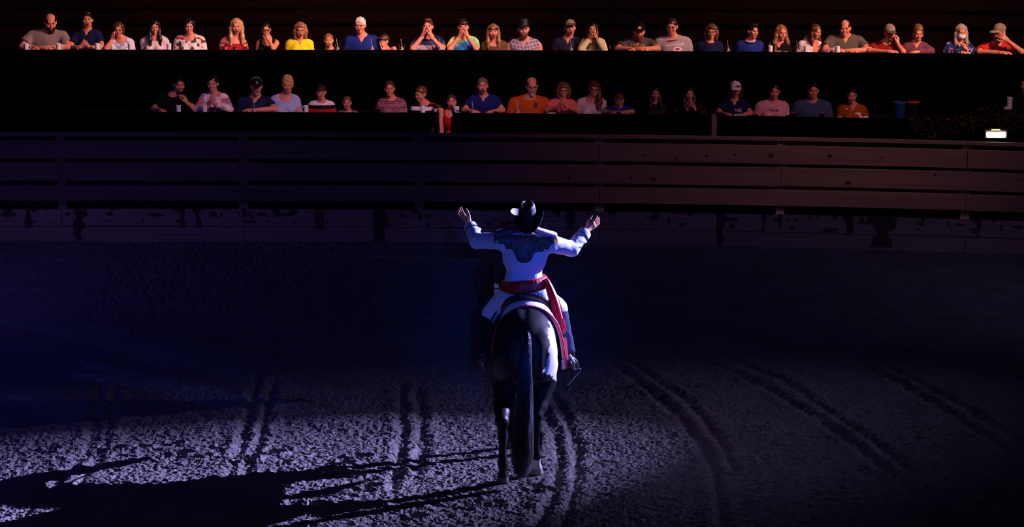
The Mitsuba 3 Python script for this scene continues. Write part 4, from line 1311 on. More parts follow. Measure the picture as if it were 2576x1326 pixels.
    tm = LEGS[0] * (tw, 1, 1) + Cx + (0, 0, zb)
    part(key, 'trousers', shape((L(tm), LEGS[1]), 'cloth', lin(trousers)))
    if hair:
        hv, hf = hair_field(hair[0])
        st = meshkit.noise(hv * [75, 75, 7], 4)
        hcol = lin(hair[1]) * (.65 + .7 * st)[:, None]
        if cap or hat: hv = hv * (1, 1, 1); k = hv[:, 2] > .03; hv = np.where(k[:, None], hv * (.955, .965, .96), hv)
        part(key, 'hair', shape((L(Hd(hv)), hf), 'hair', hcol))
    if beard:
        bm_ = {'full': BEARD, 'goatee': GOATEE}[beard[0]]
        part(key, 'beard', shape((L(Hd(bm_[0])), bm_[1]), 'hair', lin(beard[1]) * (.7 + .6 * meshkit.noise(bm_[0] * 60, 2))[:, None]))
    if glasses is not None:
        g = GLASSES[glasses]
        part(key, 'glasses', shape((L(Hd(g[0])), g[1]), 'leather'))
    if mask: part(key, 'face_mask', shape((L(Hd(MASK[0])), MASK[1]), 'cloth', lin('#e4e4e8')), 'white face mask')
    if cap:
        cf, cb = cap
        fn = cf if callable(cf) else solid(cf)
        ck = part(key, 'cap', shape((L(Hd(CAP[0][0])), CAP[0][1]), 'cloth', fn(CAP[0][0])))
        part(ck, 'bill', shape((L(Hd(CAP[1][0])), CAP[1][1]), 'cloth', solid(cb)(CAP[1][0])))
    if hat:
        hk = part(key, 'cowboy_hat', shape((L(Hd(HAT[1][0] * (.93, .93, .62) * .95 + (0, .008, .060))), HAT[1][1]), 'felt'))
        part(hk, 'brim', shape((L(Hd(HAT[0][0] * (.80, .80, .5) * 1.0 + (0, .008, .058))), HAT[0][1]), 'felt'))
    if extra: extra(key, shirt_key, S, L, Hd, C)
    return key, o


def print_on(key, S, L, C, text, h, z, colour, x=None, tilt=0, base='lettering', bold=True):
    tm = meshkit.text_mesh(text, h, .0025, bold)
    v = np.asarray(tm.vertices); v = v - (v.min(0) + v.max(0)) / 2 * (1, 1, 0)
    if tilt:
        c_, s_ = math.cos(tilt), math.sin(tilt); v = np.stack([v[:, 0] * c_ - v[:, 1] * s_, v[:, 0] * s_ + v[:, 1] * c_, v[:, 2]], 1)
    tm = refined(trimesh.Trimesh(v, tm.faces, process=False), .03)
    q = stick(S, tm, C[0] if x is None else x, z, .005)
    part(key, base, shape((L(q[0]), q[1]), 'cloth', lin(colour)), None)


def patch_on(key, S, L, C, poly, x, z, colour, base='print', off=.004):
    q = stick(S, refined(flat(poly, .002), .02), x, z, off)
    part(key, base, shape((L(q[0]), q[1]), 'cloth', lin(colour)))


def ell(rx, rz, x=0, z=0): 
    from shapely import affinity
    return affinity.translate(affinity.scale(Point(0, 0).buffer(1, 12), rx, rz), x, z)

FLORAL_W = spots('#e8d8d4', ['#a8283a', '#3a4a38'], 22, .70, 3)
FLORAL_R = spots('#9a1c20', ['#d8b0a8', '#5a1014'], 26, .72, 5)
PASTEL = spots('#cfd4dc', ['#8fa0cc', '#e4e4ea'], 14, .62, 7)
KIMONO = spots('#e6c8c8', ['#c9707a', '#9a88c0', '#f0e4e4'], 13, .63, 2)
NAVYFLOR = spots('#1c2450', ['#c04a78', '#8fa8d8'], 30, .74, 6)
CAMO = spots('#241f14', ['#3a3420', '#120f0a'], 17, .56, 9)
CAMO_CAP = spots('#6a5a40', ['#2a2418', '#8a7c5c'], 34, .56, 9)
RUST = spots('#a04a18', ['#e8dcd4'], 16, .74, 12)
BANDS = stripes([(9, '#b01c1c'), (-.125, '#e8e0e2'), (-.199, '#121214'), (-.258, '#b01c1c')])
TEE_PRINT = stripes([(9, '#1a2044'), (-.205, '#3a4478'), (-.255, '#c8b0b8')])
RUGBY = stripes([(9, '#b01c1e'), (-.145, '#141416'), (-.178, '#e4dce0'), (-.232, '#141416'), (-.275, '#a81c1e'), (-.32, '#141416')])
LITTLE = stripes([(9, '#9a1a1c'), (-.135, '#6a6a64'), (-.165, '#e4e0e4')])


def hood_white(P):
    c = np.tile(lin('#e8dcd8'), (len(P), 1)); c[np.abs(P[:, 0]) < .05 - .08 * np.clip(P[:, 2] + .35, -1, 0)] = lin('#d8806a'); return c


def iowa(k, sk, S, L, Hd, C): print_on(sk, S, L, C, 'IOWA', .050, -.190, '#b09060')
def iowa_inner(k, sk, S, L, Hd, C): iowa(k, sk, S, L, Hd, C)


def champions(k, sk, S, L, Hd, C):
    print_on(sk, S, L, C, 'CHAMPIONS', .034, -.243, '#e8e4e4', tilt=.09)
    patch_on(sk, S, L, C, Polygon([(-.085, .0), (.05, .022), (.058, .034), (-.02, .030), (-.09, .012)]), C[0] - .005, -.205, '#8a1a1c', 'banner')
    patch_on(sk, S, L, C, Polygon([(-.06, -.005), (-.035, .026), (.02, .030), (.060, .012), (.045, -.022), (0, -.036), (-.045, -.030)]), C[0] + .055, -.295, '#ece4e4', 'emblem')
    patch_on(sk, S, L, C, Polygon([(-.030, .004), (-.012, .016), (0, .006), (.012, .018), (.030, .006), (.018, -.014), (0, -.020), (-.018, -.014)]), C[0] + .055, -.296, '#a81a22', 'emblem', .008)


def swoosh(k, sk, S, L, Hd, C):
    part(k, 'headband', shape((L(Hd(BAND[0])), BAND[1]), 'cloth', lin('#0c0c0e')), 'black headband')
    p = Polygon([(-.020, .004), (-.014, -.008), (-.004, -.011), (.026, .010), (-.004, -.004), (-.012, -.003)])
    m = flat(p, .003); v = np.asarray(m.vertices)
    v = np.stack([v[:, 0], -.088 - .003 - v[:, 2] + 2.2 * v[:, 0] ** 2, v[:, 1] + .055], 1)
    part(k, 'headband_print', shape((L(Hd(v)), m.faces), 'cloth', lin('#f0eef0')), 'white swoosh')


def hawk(k, sk, S, L, Hd, C):
    p = Polygon([(-.026, -.002), (-.016, .016), (.004, .022), (.024, .012), (.028, -.004), (.012, -.012), (.004, -.004), (-.012, -.014)])
    m = flat(p, .003); v = np.asarray(m.vertices)
    v = np.stack([v[:, 0], -.098 - v[:, 2] + 2.6 * v[:, 0] ** 2 + .45 * v[:, 1], v[:, 1] + .072], 1)
    part(k, 'cap_emblem_or_light_dot', shape((L(Hd(v)), m.faces), 'cloth', lin('#f0a018')), 'orange cap emblem')


def cap_mark(poly, colour, dz=.072, dx=0.0):
    def fn(k, sk, S, L, Hd, C):
        m = flat(poly, .003); v = np.asarray(m.vertices)
        v = np.stack([v[:, 0] + dx, -.098 - v[:, 2] + 2.6 * (v[:, 0] + dx) ** 2 + .45 * v[:, 1], v[:, 1] + dz], 1)
        part(k, 'cap_emblem_or_light_dot', shape((L(Hd(v)), m.faces), 'cloth', lin(colour)))
    return fn


def collar(colour):
    def fn(k, sk, S, L, Hd, C):
        Nb = C * (.9, 1, 1) + (0, .045, -.225)
        ring = [Nb + (.072 * math.sin(t), -.020 - .082 * math.cos(t), .012 + .018 * -math.cos(t)) for t in np.linspace(0, 6.2832, 25)[:-1]]
        part(sk, 'collar', shape(tube(L(np.array(ring)), .009 , 6, True), 'cloth', lin(colour)))
    return fn


def undershirt(k, sk, S, L, Hd, C):
    patch_on(k, S, L, C, Polygon([(-.045, .0), (.045, .0), (.012, -.045), (-.012, -.045)]), C[0], -.150, '#f0ecec', 'undershirt', .0)


def earrings(k, sk, S, L, Hd, C):
    e = trimesh.creation.icosphere(1, .009)
    for s in (-1, 1): part(k, 'earring', shape(moved(e, L(Hd(np.array([s * .083, -.005, -.052])))), 'steel'), 'bright earring')


def watch(k, sk, S, L, Hd, C):
    earrings(k, sk, S, L, Hd, C)
    zt = None


def breast_print(w, c):
    def fn(k, sk, S, L, Hd, C): patch_on(sk, S, L, C, ell(w, w * 1.3), C[0] + .08, -.235, c)
    return fn


def words(*rows):
    def fn(k, sk, S, L, Hd, C):
        for t, h, z, c, x in rows: print_on(sk, S, L, C, t, h, z, c, C[0] + x)
    return fn


def stripesuspender(k, sk, S, L, Hd, C):
    for x in (-.07, .10):
        q = stick(S, refined(flat(Polygon([(-.022, -.14), (.022, -.14), (.022, .06), (-.022, .06)]), .002), .03), C[0] + x, -.24)
        part(sk, 'strap', shape((L(q[0]), q[1]), 'cloth', lin('#2a3450')), 'dark overall strap')


sp_ = spectator
# upper row, from the left of the photograph
sp_('bald bearded man in a grey T-shirt leaning on his forearms between two white mugs', 127, 57, 'U', 1.12, 16, -10, bx=-12, w=1.36, belly=1.1, hair=('bald', '#1c120c'), face='closed', shirt='#8a7a78', arms='TT', beard=('full', '#20140c'))
sp_('laughing young man in a navy V-neck with his hands together', 220, 51, 'U', .98, 4, 12, bx=-3, hair=('quiff', '#120c08'), face='shout', shirt='#11153c', neck='v', arms='GG')
sp_('woman with short brown hair in a pale blue blouse, one hand at her ear', 298, 74, 'U', .92, 6, -6, bx=6, fem=True, hair=('mid', '#4a2c1a'), face='closed', shirt=PASTEL, neck='scoop', arms='HL', glasses=False)
sp_('smiling woman with long dark hair in a white scooped lace top', 389, 68, 'U', .90, 8, -6, bx=-2, w=1.02, fem=True, hair=('front', '#1a100b'), face='smile', shirt='#dcc8c8', neck='scoop', sleeve='puff', arms='LL')
sp_('woman with short dark hair in a white blouse with red flowers', 476, 66, 'U', .95, 6, -4, bx=0, w=1.25, fem=True, hair=('mid', '#16100c'), face='closed', shirt=FLORAL_W, neck='scoop', arms='LL')
sp_('woman with long blonde hair in a red flowered off-the-shoulder top', 595, 66, 'U', 1.0, 5, -2, bx=-10, fem=True, hair=('long', '#b48a58'), face='open', shirt=FLORAL_R, neck='off', sleeve='short', arms='LL')
sp_('dark-haired woman in glasses and a black tank top with her hand over her mouth', 669, 74, 'U', .88, 6, -6, bx=3, fem=True, hair=('pulled', '#140d0a'), face='smile', shirt='#0c0c0e', neck='tank', sleeve='none', arms='LM', glasses=True)
sp_('woman with blonde hair and glasses in a bright yellow shirt', 756, 75, 'U', .97, 4, -4, bx=-4, w=1.05, fem=True, hair=('bobfull', '#8a6038'), face='open', shirt='#e8de20', neck='v', arms='LL', glasses=False)
sp_('grinning blond boy in a black T-shirt low behind the upper counter', 827, 102, 'U', .86, 6, 4, bx=2, w=.85, hair=('short', '#8a5a34'), face='open', shirt='#0e0e10', neck='crew', arms='LL')
sp_('white-haired man in glasses and a blue V-neck over a white undershirt', 906, 64, 'U', 1.04, -8, 2, bx=4, w=1.22, belly=1.1, hair=('short', '#d8ccc4'), face='o', shirt='#18286e', neck='v', arms='LL', glasses=False, extra=undershirt)
sp_('brown-haired boy turned sideways with his hand on his cheek', 966, 104, 'U', .88, -48, -10, bx=6, w=.85, hair=('fringe', '#3a2416'), face='closed', shirt='#4a4a60', arms='LH')
sp_('auburn-haired man cupping his hands to his mouth in a navy and white T-shirt', 1076, 67, 'U', 1.0, -4, 6, bx=2, w=1.08, hair=('quiff', '#4a2412'), face='open', shirt=TEE_PRINT, arms='CC')
sp_('person in a yellow and turquoise tie-dye T-shirt cupping both hands to shout', 1165, 68, 'U', 1.0, 3, 4, bx=2, w=.98, hair=('fringe', '#2a1810'), face='open', shirt=tie_dye, arms='CC')
sp_('woman with long light brown hair and a black headband, mouth open', 1241, 79, 'U', .95, 2, 2, bx=2, fem=True, hair=('straight', '#7a5230'), face='shout', shirt='#5a4030', neck='scoop', arms='LL', extra=swoosh)
sp_('bearded man in a black cowboy hat and a sleeveless plaid shirt in the upper row', 1317, 73, 'U', 1.06, 6, 0, bx=2, w=1.2, hair=('short', '#20140c'), face='open', shirt=plaid('#5a5068', '#8a7c90', '#b8a8b4'), neck='v', sleeve='none', arms='LL', hat=True, beard=('full', '#5a3018'))
sp_('man in a camouflage cap and a navy shirt with his mouth open', 1434, 70, 'U', 1.0, 2, 6, bx=-6, w=1.05, hair=('short', '#20150e'), face='shout', shirt='#1e2038', neck='v', arms='LL', cap=(CAMO_CAP, '#4a4030'), extra=cap_mark(ell(.006, .006), '#ffffff', .072, .02))  # white dot on the cap is a painted spot of light
sp_('dark-haired woman in a cream cardigan with both hands beside her open mouth', 1490, 74, 'U', .90, 2, 2, bx=2, w=1.05, fem=True, hair=('front', '#140e0b'), face='shout', shirt='#d8cc98', neck='crew', sleeve='long', arms='CC')
sp_('bearded man in a black cap with an orange emblem and a dark lettered T-shirt', 1608, 79, 'U', 1.04, 0, -6, bx=-4, w=1.25, hair=('short', '#20140c'), face='closed', shirt='#4c4444', neck='v', arms='TT', cap=('#0a0a0c', '#0a0a0c'), beard=('full', '#5a3420'), extra=lambda *a: (iowa(*a), hawk(*a)))
sp_('man in glasses and a grey T-shirt lettered CHAMPIONS', 1690, 67, 'U', 1.04, -12, -8, bx=4, w=1.3, belly=1.1, hair=('short', '#2e1c12'), face='closed', shirt='#a09496', neck='crew', arms='LL', glasses=False, extra=champions)
sp_('woman with a brown bob and glasses in a navy sweatshirt', 1790, 79, 'U', .95, -4, -4, bx=-4, w=1.08, fem=True, hair=('bob', '#5a3c22'), face='closed', shirt='#11173e', neck='crew', sleeve='long', arms='LL', glasses=False)
sp_('young man with dark hair in a blue sweater with a pale collar, looking aside', 1893, 78, 'U', .96, 34, -2, bx=-6, w=1.02, hair=('quiff', '#1a100a'), face='closed', shirt='#1c2c7c', neck='crew', sleeve='long', arms='LL', extra=collar('#d8b0a8'))
sp_('laughing woman with wavy blonde hair in a black printed T-shirt', 1965, 82, 'U', .96, 22, -6, bx=-6, w=1.02, fem=True, hair=('wavy', '#8a5a30'), face='smile', shirt='#0e0d0e', neck='v', arms='LL',
    extra=lambda k, sk, S, L, Hd, C: (patch_on(sk, S, L, C, ell(.022, .018), C[0] - .045, -.268, '#d0501c'), print_on(sk, S, L, C, 'BO', .035, -.275, '#e0c0a0', C[0] + .0), print_on(sk, S, L, C, 'ARTS', .02, -.278, '#d8c8c0', C[0] + .09)))
sp_('girl with long brown hair in an open white hoodie over a peach top', 2052, 79, 'U', .90, 38, -12, bx=-12, w=1.02, fem=True, hair=('straight', '#4a2c18'), face='smile', shirt=hood_white, neck='hood', sleeve='long', arms='LL')
sp_('smiling balding man in a grey-green V-neck with folded forearms', 2126, 71, 'U', 1.06, -12, -4, bx=2, w=1.32, belly=1.1, hair=('reced', '#20140e'), face='smile', shirt='#5a5248', neck='v', arms='TT')
sp_('bearded man in a grey cap and a maroon T-shirt resting his cheek on his hand', 2238, 82, 'U', 1.0, 6, -10, bx=-8, w=1.15, hair=('short', '#201510'), face='closed', shirt='#7a1c18', neck='crew', arms='TH', cap=('#8a7868', '#4a4038'), beard=('goatee', '#3a2216'))
sp_('woman with pinned blonde hair and earrings in a mauve sweater', 2310, 84, 'U', .93, 2, -6, bx=-4, w=1.08, fem=True, hair=('updo', '#6a4426'), face='closed', shirt='#6a3e4a', neck='v', sleeve='long', arms='LT', extra=earrings)
sp_('grey-blonde woman in a white face mask and a navy flowered blouse', 2418, 80, 'U', .95, 3, -8, bx=-4, w=1.05, fem=True, hair=('long', '#9a8878'), face='closed', shirt=NAVYFLOR, neck='v', sleeve='long', arms='TK', mask=True)
sp_('grey-bearded man in a khaki cap and a red shirt with his hand at his temple', 2514, 82, 'U', 1.08, -42, -8, bx=-4, w=1.15, hair=('short', '#6a625c'), face='closed', shirt='#c02418', neck='crew', arms='TF', cap=('#84745a', '#8a7a60'), beard=('full', '#7a7470'), extra=stripesuspender)

# lower row
sp_('dark-haired man in a black shirt talking with his hands in the lower row', 450, 213, 'L', 1.0, 24, -4, bx=-16, w=1.1, hair=('short', '#120c08'), face='smile', shirt='#0c0c0e', arms='DK', beard=('goatee', '#1a100a'))
sp_('clapping dark-haired woman in a pink and white flowered wrap', 535, 211, 'L', .98, -6, -2, bx=2, w=1.1, fem=True, hair=('pulled', '#140d0a'), face='smile', shirt=KIMONO, neck='v', sleeve='long', arms='PP')
sp_('man in a white and black cap and a dark navy polo shirt', 645, 217, 'L', 1.04, 10, -6, bx=-4, w=1.22, hair=('short', '#3a3028'), face='closed', shirt='#1c2240', neck='v', arms='LT', beard=('goatee', '#8a8078'),
    cap=(lambda P: np.where((P[:, 1] > .0)[:, None], lin('#d8d4e0'), lin('#14161a')), '#101216'), extra=cap_mark(Polygon([(-.018, -.014), (-.008, .002), (-.018, .016), (.018, .016), (.008, .002), (.018, -.014), (0, -.004)]), '#8a98a0'))
sp_('woman with short blonde hair in a light blue scoop-necked top', 724, 214, 'L', 1.0, 4, -2, bx=-8, w=1.12, fem=True, hair=('updo', '#c8985c'), face='closed', shirt='#a8b4dc', neck='scoop', sleeve='cap', arms='LL')
sp_('brown-haired boy in a white, black and red banded shirt', 808, 232, 'L', .88, 2, -4, bx=0, w=1.0, hair=('fringe', '#3a2416'), face='closed', shirt=BANDS, neck='crew', arms='LL')
sp_('small boy with a red collar peeping over the lower counter', 873, 259, 'L', .80, 2, 0, bx=0, w=.9, hair=('short', '#6a4a30'), face='closed', shirt=LITTLE, neck='crew', arms='LL')
sp_('woman with tied brown hair in a thinly striped maroon T-shirt', 980, 223, 'L', .97, 4, 2, bx=4, w=1.08, fem=True, hair=('pulled', '#4a2a16'), face='smile', shirt=thin_stripes('#6a2430', '#b08890', .021, .62), neck='crew', arms='LL')
sp_('boy in a striped red shirt looking aside with one arm over the counter', 1059, 237, 'L', .95, -46, -8, bx=10, w=1.0, hair=('short', '#6a3c1e'), face='closed', shirt=RUGBY, neck='crew', arms='LO')
sp_('little girl in a red top with her mouth wide open beside a straw cup', 1136, 256, 'L', .84, 2, 6, bx=-2, w=.82, fem=False, hair=('pulled', '#4a3020'), face='shout', shirt='#b81c1c', neck='tank', sleeve='none', arms='LL', dy=-.30, seat=.93)
sp_('grey-haired man in a royal blue V-neck with his mouth open', 1214, 216, 'L', .98, 2, 4, bx=2, w=1.12, hair=('short', '#6a5a4c'), face='shout', shirt='#172060', neck='v', arms='DD')
sp_('balding man with a white beard and glasses in an orange T-shirt', 1338, 217, 'L', 1.08, 6, -8, bx=-6, w=1.34, belly=1.15, hair=('bald', '#4a2c1a'), face='closed', shirt='#b8501c', neck='crew', arms='LL', glasses=False, beard=('goatee', '#b8a49c'), extra=breast_print(.026, '#4a3440'))
sp_('clapping woman with short hair and glasses in a coral pink T-shirt', 1418, 226, 'L', .94, 2, -6, bx=-4, w=1.05, fem=True, hair=('bob', '#6a4024'), face='smile', shirt='#e8626c', neck='v', arms='PP', glasses=False)
sp_('smiling woman with glasses and long auburn hair over one shoulder', 1494, 223, 'L', .96, 6, -6, bx=-6, w=1.14, fem=True, hair=('side', '#5a2a14'), face='smile', shirt='#dcc0c4', neck='scoop', sleeve='long', arms='LL', glasses=True)
sp_('ginger-haired boy in a blue polo shirt with folded arms', 1558, 252, 'L', .86, 0, -8, bx=-2, w=1.0, hair=('fringe', '#6a3a1c'), face='sad', shirt='#1a2c84', neck='crew', arms='TT')
sp_('dark-haired woman in a camouflage hoodie with faint letters', 1648, 234, 'L', .90, 2, -6, bx=2, w=1.0, fem=True, hair=('front', '#100b08'), face='sad', shirt=CAMO, neck='crew', sleeve='long', arms='LL', extra=words(('REALTREE', .034, -.285, '#5a4830', 0.0)))
sp_('woman with long dark hair in a camouflage jacket with raised hands', 1734, 235, 'L', .90, 2, -6, bx=2, w=1.0, fem=True, hair=('front', '#1a110c'), face='sad', shirt=CAMO, neck='crew', sleeve='long', arms='PP')
sp_('woman in a white cap and a navy V-neck lettered in white', 1850, 225, 'L', .96, 0, -8, bx=-2, w=1.05, fem=True, hair=('bob', '#3a281c'), face='closed', shirt='#14183a', neck='v', arms='DD', cap=('#e8dce0', '#e0d0d6'), extra=lambda *a: (cap_mark(ell(.017, .008), '#8a3038')(*a), words(('NSI', .040, -.285, '#c8b4bc', .05), ('AZ', .030, -.335, '#a89ca8', .06))(*a)))
sp_('woman in a pale pink T-shirt with dark lettering', 1948, 230, 'L', .97, -2, -4, bx=-4, w=1.28, belly=1.1, fem=True, hair=('short', '#1c110c'), face='closed', shirt='#d89aa0', neck='crew', arms='LL', extra=words(('Paces', .036, -.253, '#5a3448', .02), ('-----------', .010, -.208, '#7a4858', .02)))
sp_('man with short dark hair in a slate blue shirt behind two red drinks', 2045, 227, 'L', 1.02, 2, -4, bx=0, w=1.3, hair=('short', '#120c08'), face='closed', shirt='#3c4a64', neck='crew', sleeve='long', arms='LL')
sp_('woman with short dark hair in a rust shirt flecked with white', 2142, 240, 'L', .95, 2, -4, bx=4, w=1.15, fem=True, hair=('short', '#180f0a'), face='closed', shirt=RUST, neck='v', sleeve='long', arms='LL')
sp_('person in dark clothes at the edge of the lower row holding up a boot mug', 2582, 212, 'L', 1.0, -40, -6, bx=6, w=1.1, hair=('short', '#120c08'), face='closed', shirt='#101014', sleeve='long', arms='PL')


# ------------------------------------------------------------------ drinks on the counters
_m = Field((-.075, -.07, -.005), (.09, .07, .165), .0042)
_m.cone((0, 0, .03), (0, 0, .150), .034, .037, .01, flat=True).cone((0, 0, .032), (0, 0, .028), .034, None, .01)
_m.cone((0, 0, .020), (-.040, 0, .018), .030, .024, .02)                       # the foot of the boot
_m.cone((0, 0, .06), (0, 0, .19), .028, .032, .004, 'sub', flat=False)
for a, b in zip(np.linspace(-1.35, 1.35, 10)[:-1], np.linspace(-1.35, 1.35, 10)[1:]):
    _m.cone((.034 + .034 * math.cos(a), 0, .090 + .040 * math.sin(a)), (.034 + .034 * math.cos(b), 0, .090 + .040 * math.sin(b)), .0065, None, .004)
_m.cut((0, 0, 0), (0, 0, -1))
MUG = shape(_m.mesh(1), 'china')
GLASS = mikit.ply(lathe([(.0, .002), (.028, .002), (.030, .006), (.034, .060), (.038, .135), (.0365, .135), (.0325, .062), (.028, .010), (0, .008)], 24), 'clear_plastic', 30)
STRAW = shape(tube([(.012, 0, .012), (-.008, .004, .165), (-.014, .005, .205)], .0035, 6), 'pale_plastic')
ICE = shape(cat(*[moved(trimesh.creation.box((.018, .018, .018)), np.vstack([np.hstack([rot([.3, .5, .8], 40 * k)[:3, :3], np.array([[.010 * math.cos(2 * k)], [.010 * math.sin(2 * k)], [.025 + .014 * k]])]), [0, 0, 0, 1]])) for k in range(5)]), 'pale_plastic', smooth=False)
COLA = shape(lathe([(0, .011), (.0275, .011), (.0335, .075), (0, .075)], 20), 'cola', smooth=30)
REDD = shape(lathe([(0, .011), (.0275, .011), (.034, .100), (0, .100)], 20), 'red_drink', smooth=30)
PAPERCUP = mikit.ply(lathe([(0, .0), (.030, .0), (.040, .120), (.042, .122), (.040, .125), (.037, .120), (.028, .004), (0, .004)], 24), 'china', 30)
CUPBAND = shape(lathe([(.0335, .030), (.0385, .030 + .055), (.0392, .085), (.0342, .030)], 24), 'cup_print', smooth=30)
LID = shape(lathe([(0, .123), (.041, .123), (.043, .118), (.044, .120), (.042, .128), (0, .128)], 24), 'china', smooth=30)


def cup_print(p, n, uv):
    return mix((.6, .58, .66), (.05, .07, .42), smoothstep(.50, .56, noise(p.x * 60, p.y * 60, p.z * 60)))


scene['cup_print'] = two(principled(proc(cup_print), 0.4, 0.3))


def put(px, py, row, dy=.12):
    """A place on the counter: under this point of the photograph, dy behind the counter's front."""
    c = up_y if row == 'U' else low_y
    X = xat(px, 38.0 if row == 'U' else 36.4)
    for _ in range(3): X = at(px, py, float(c(X)) + dy)[0]
    return X, float(c(X)) + dy, (UP_Z if row == 'U' else LOW_Z) - .044


def stand(key, bits, x, y, z, turn=0, sc=1.0):
    M = T().translate([float(x), float(y), float(z)]).rotate([0, 0, 1], turn).scale(sc)
    for nm, s in bits:
        k = part(key, nm, {**s, 'to_world': M})


MUGS = 'white mugs on the counters'
for px, row, turn, lab in ((66, 'U', 0, 'white mug beside the left forearm of the bald bearded man'), (147, 'U', 0, 'white mug beside the right elbow of the bald bearded man'), (245, 'U', 0, 'white mug in front of the laughing young man'),
                           (328, 'U', 90, 'white mug in front of the woman with her hand at her ear'), (425, 'U', 70, 'white mug between the two women in white tops'), (1938, 'U', 60, 'white mug with a straw before the laughing woman in black'),
                           (2028, 'U', 80, 'white mug with a straw before the girl in the white hoodie'), (2107, 'U', 180, 'white mug before the balding man with folded forearms'),
                           (449, 'L', 70, 'white mug in front of the man in black talking with his hands'), (515, 'L', 80, 'white mug in front of the clapping woman in the wrap'), (770, 'L', 180, 'white mug beside the boy in the banded shirt'),
                           (1064, 'L', 90, 'white mug in front of the boy in the striped red shirt')):
    x, y, z = put(px, 120 if row == 'U' else 280, row, .11 if row == 'U' else .12)
    k = thing('mug', lab, 'mug', MUGS)
    stand(k, [('body', MUG)] + ([('straw', STRAW)] if 'straw' in lab else []), x, y, z, turn, .92)
GL = 'clear plastic tumblers on the counters'
for px, row, kind, lab in ((849, 'U', 'ice', 'clear tumbler with a straw beside the grinning blond boy'), (936, 'U', 'ice', 'clear tumbler with a straw before the white-haired man'), (1011, 'U', 'ice', 'clear tumbler with a straw standing alone on the upper counter'),
                           (1108, 'U', 'ice', 'clear tumbler at the elbow of the auburn-haired man'), (1437, 'U', 'ice', 'clear tumbler with a straw before the man in the camouflage cap'), (1540, 'U', 'cola', 'tumbler of dark drink beside the woman in the cream cardigan'),
                           (1832, 'U', 'ice', 'clear tumbler with a straw beside the woman in the navy sweatshirt'), (1921, 'U', 'cola', 'dark tumbler beside the young man in the blue sweater'), (2006, 'U', 'ice', 'clear tumbler beside the laughing woman in black'), (2083, 'U', 'ice', 'clear tumbler beside the girl in the white hoodie'),
                           (640, 'L', 'ice', 'clear tumbler with a straw before the man in the black and white cap'), (951, 'L', 'red', 'red drink before the woman in the striped maroon T-shirt'), (1190, 'L', 'ice', 'clear tumbler before the left arm of the man in royal blue'),
                           (1247, 'L', 'cola', 'dark tumbler at the right arm of the man in royal blue'), (1303, 'L', 'ice', 'clear tumbler before the man in the orange T-shirt'), (1443, 'L', 'cola', 'dark drink between the woman in coral pink and the auburn woman'),
                           (1508, 'L', 'ice', 'clear tumbler before the auburn-haired woman'), (1526, 'L', 'cola', 'dark drink beside the boy in the blue polo shirt'), (1902, 'L', 'cola', 'dark tumbler between the white cap and the pale pink T-shirt'),
                           (1983, 'L', 'cola', 'small dark tumbler beside the nearer red drink'), (1998, 'L', 'red', 'red drink between the pink T-shirt and the slate blue shirt'), (2068, 'L', 'red', 'red drink in front of the man in the slate blue shirt')):
    x, y, z = put(px, 120 if row == 'U' else 280, row, .10)
    k = thing('tumbler', lab, 'glass', GL)
    b = [('glass', GLASS)]
    if kind == 'ice': b += [('ice', ICE), ('straw', STRAW)]
    if kind == 'cola': b += [('drink', COLA)]
    if kind == 'red': b += [('drink', REDD)]
    stand(k, b, x, y, z, 0, 1.0 if kind != 'cola' else .9)
# the paper cup beside the little girl
x, y, z = put(1148, 276, 'L', .07)
k = thing('paper_cup', 'white paper cup with a blue print and a straw beside the little girl in red', 'cup')
stand(k, [('cup', PAPERCUP), ('print', CUPBAND), ('lid', LID), ('straw', STRAW)], x, y, z + .012, 0, .98)
# napkins and paper
for px, row, w, lab in ((715, 'L', .05, 'folded white napkin before the woman in light blue'), (1388, 'L', .06, 'folded white napkin beside the man in the orange T-shirt'), (1862, 'L', .09, 'white paper on the counter before the woman in the white cap'), (2112, 'L', .035, 'small folded white paper before the woman in rust')):
    x, y, z = put(px, 285, row, .07)
    k = thing('napkin', lab, 'napkin', 'white napkins and papers on the lower counters')
    m = box((-w, -.03, 0), (w, .05, .05), .004); v = np.asarray(m.vertices).copy(); v[:, 0] *= 1 - 2.5 * v[:, 2] * (v[:, 1] > 0); v[:, 2] += .008 * np.sin(v[:, 0] * 60)
    part(k, 'folded_sheet', shape(moved((v, m.faces), np.array([x, y, z + .0085])), 'china', smooth=False))
# paper held by the boy in blue
p = at(1557, 283, float(low_y(1.45)) + .17)
k = thing('paper_sheet', 'crumpled white paper under the hands of the boy in blue', 'paper')
gu, gv = np.meshgrid(np.linspace(-1, 1, 9), np.linspace(-1, 1, 6), indexing='ij')
Vp = np.stack([gu.ravel() * .085, gv.ravel() * .05, .050 * (1 - np.abs(gu.ravel())) + .010 * meshkit.noise(np.stack([gu.ravel() * 3, gv.ravel() * 3, gu.ravel() * 0], 1), 4)], 1)
i, j = np.meshgrid(np.arange(8), np.arange(5), indexing='ij'); q = np.stack([i * 6 + j, (i + 1) * 6 + j, (i + 1) * 6 + j + 1, i * 6 + j + 1], -1).reshape(-1, 4)
Fq = np.vstack([q[:, [0, 1, 2]], q[:, [0, 2, 3]]])
o_ = len(Vp)
part(k, 'sheet', shape((np.vstack([Vp, Vp - (0, 0, .0015)]) + (p[0], p[1], LOW_Z - .015), np.vstack([Fq, Fq[:, ::-1] + o_])), 'china', smooth=False))

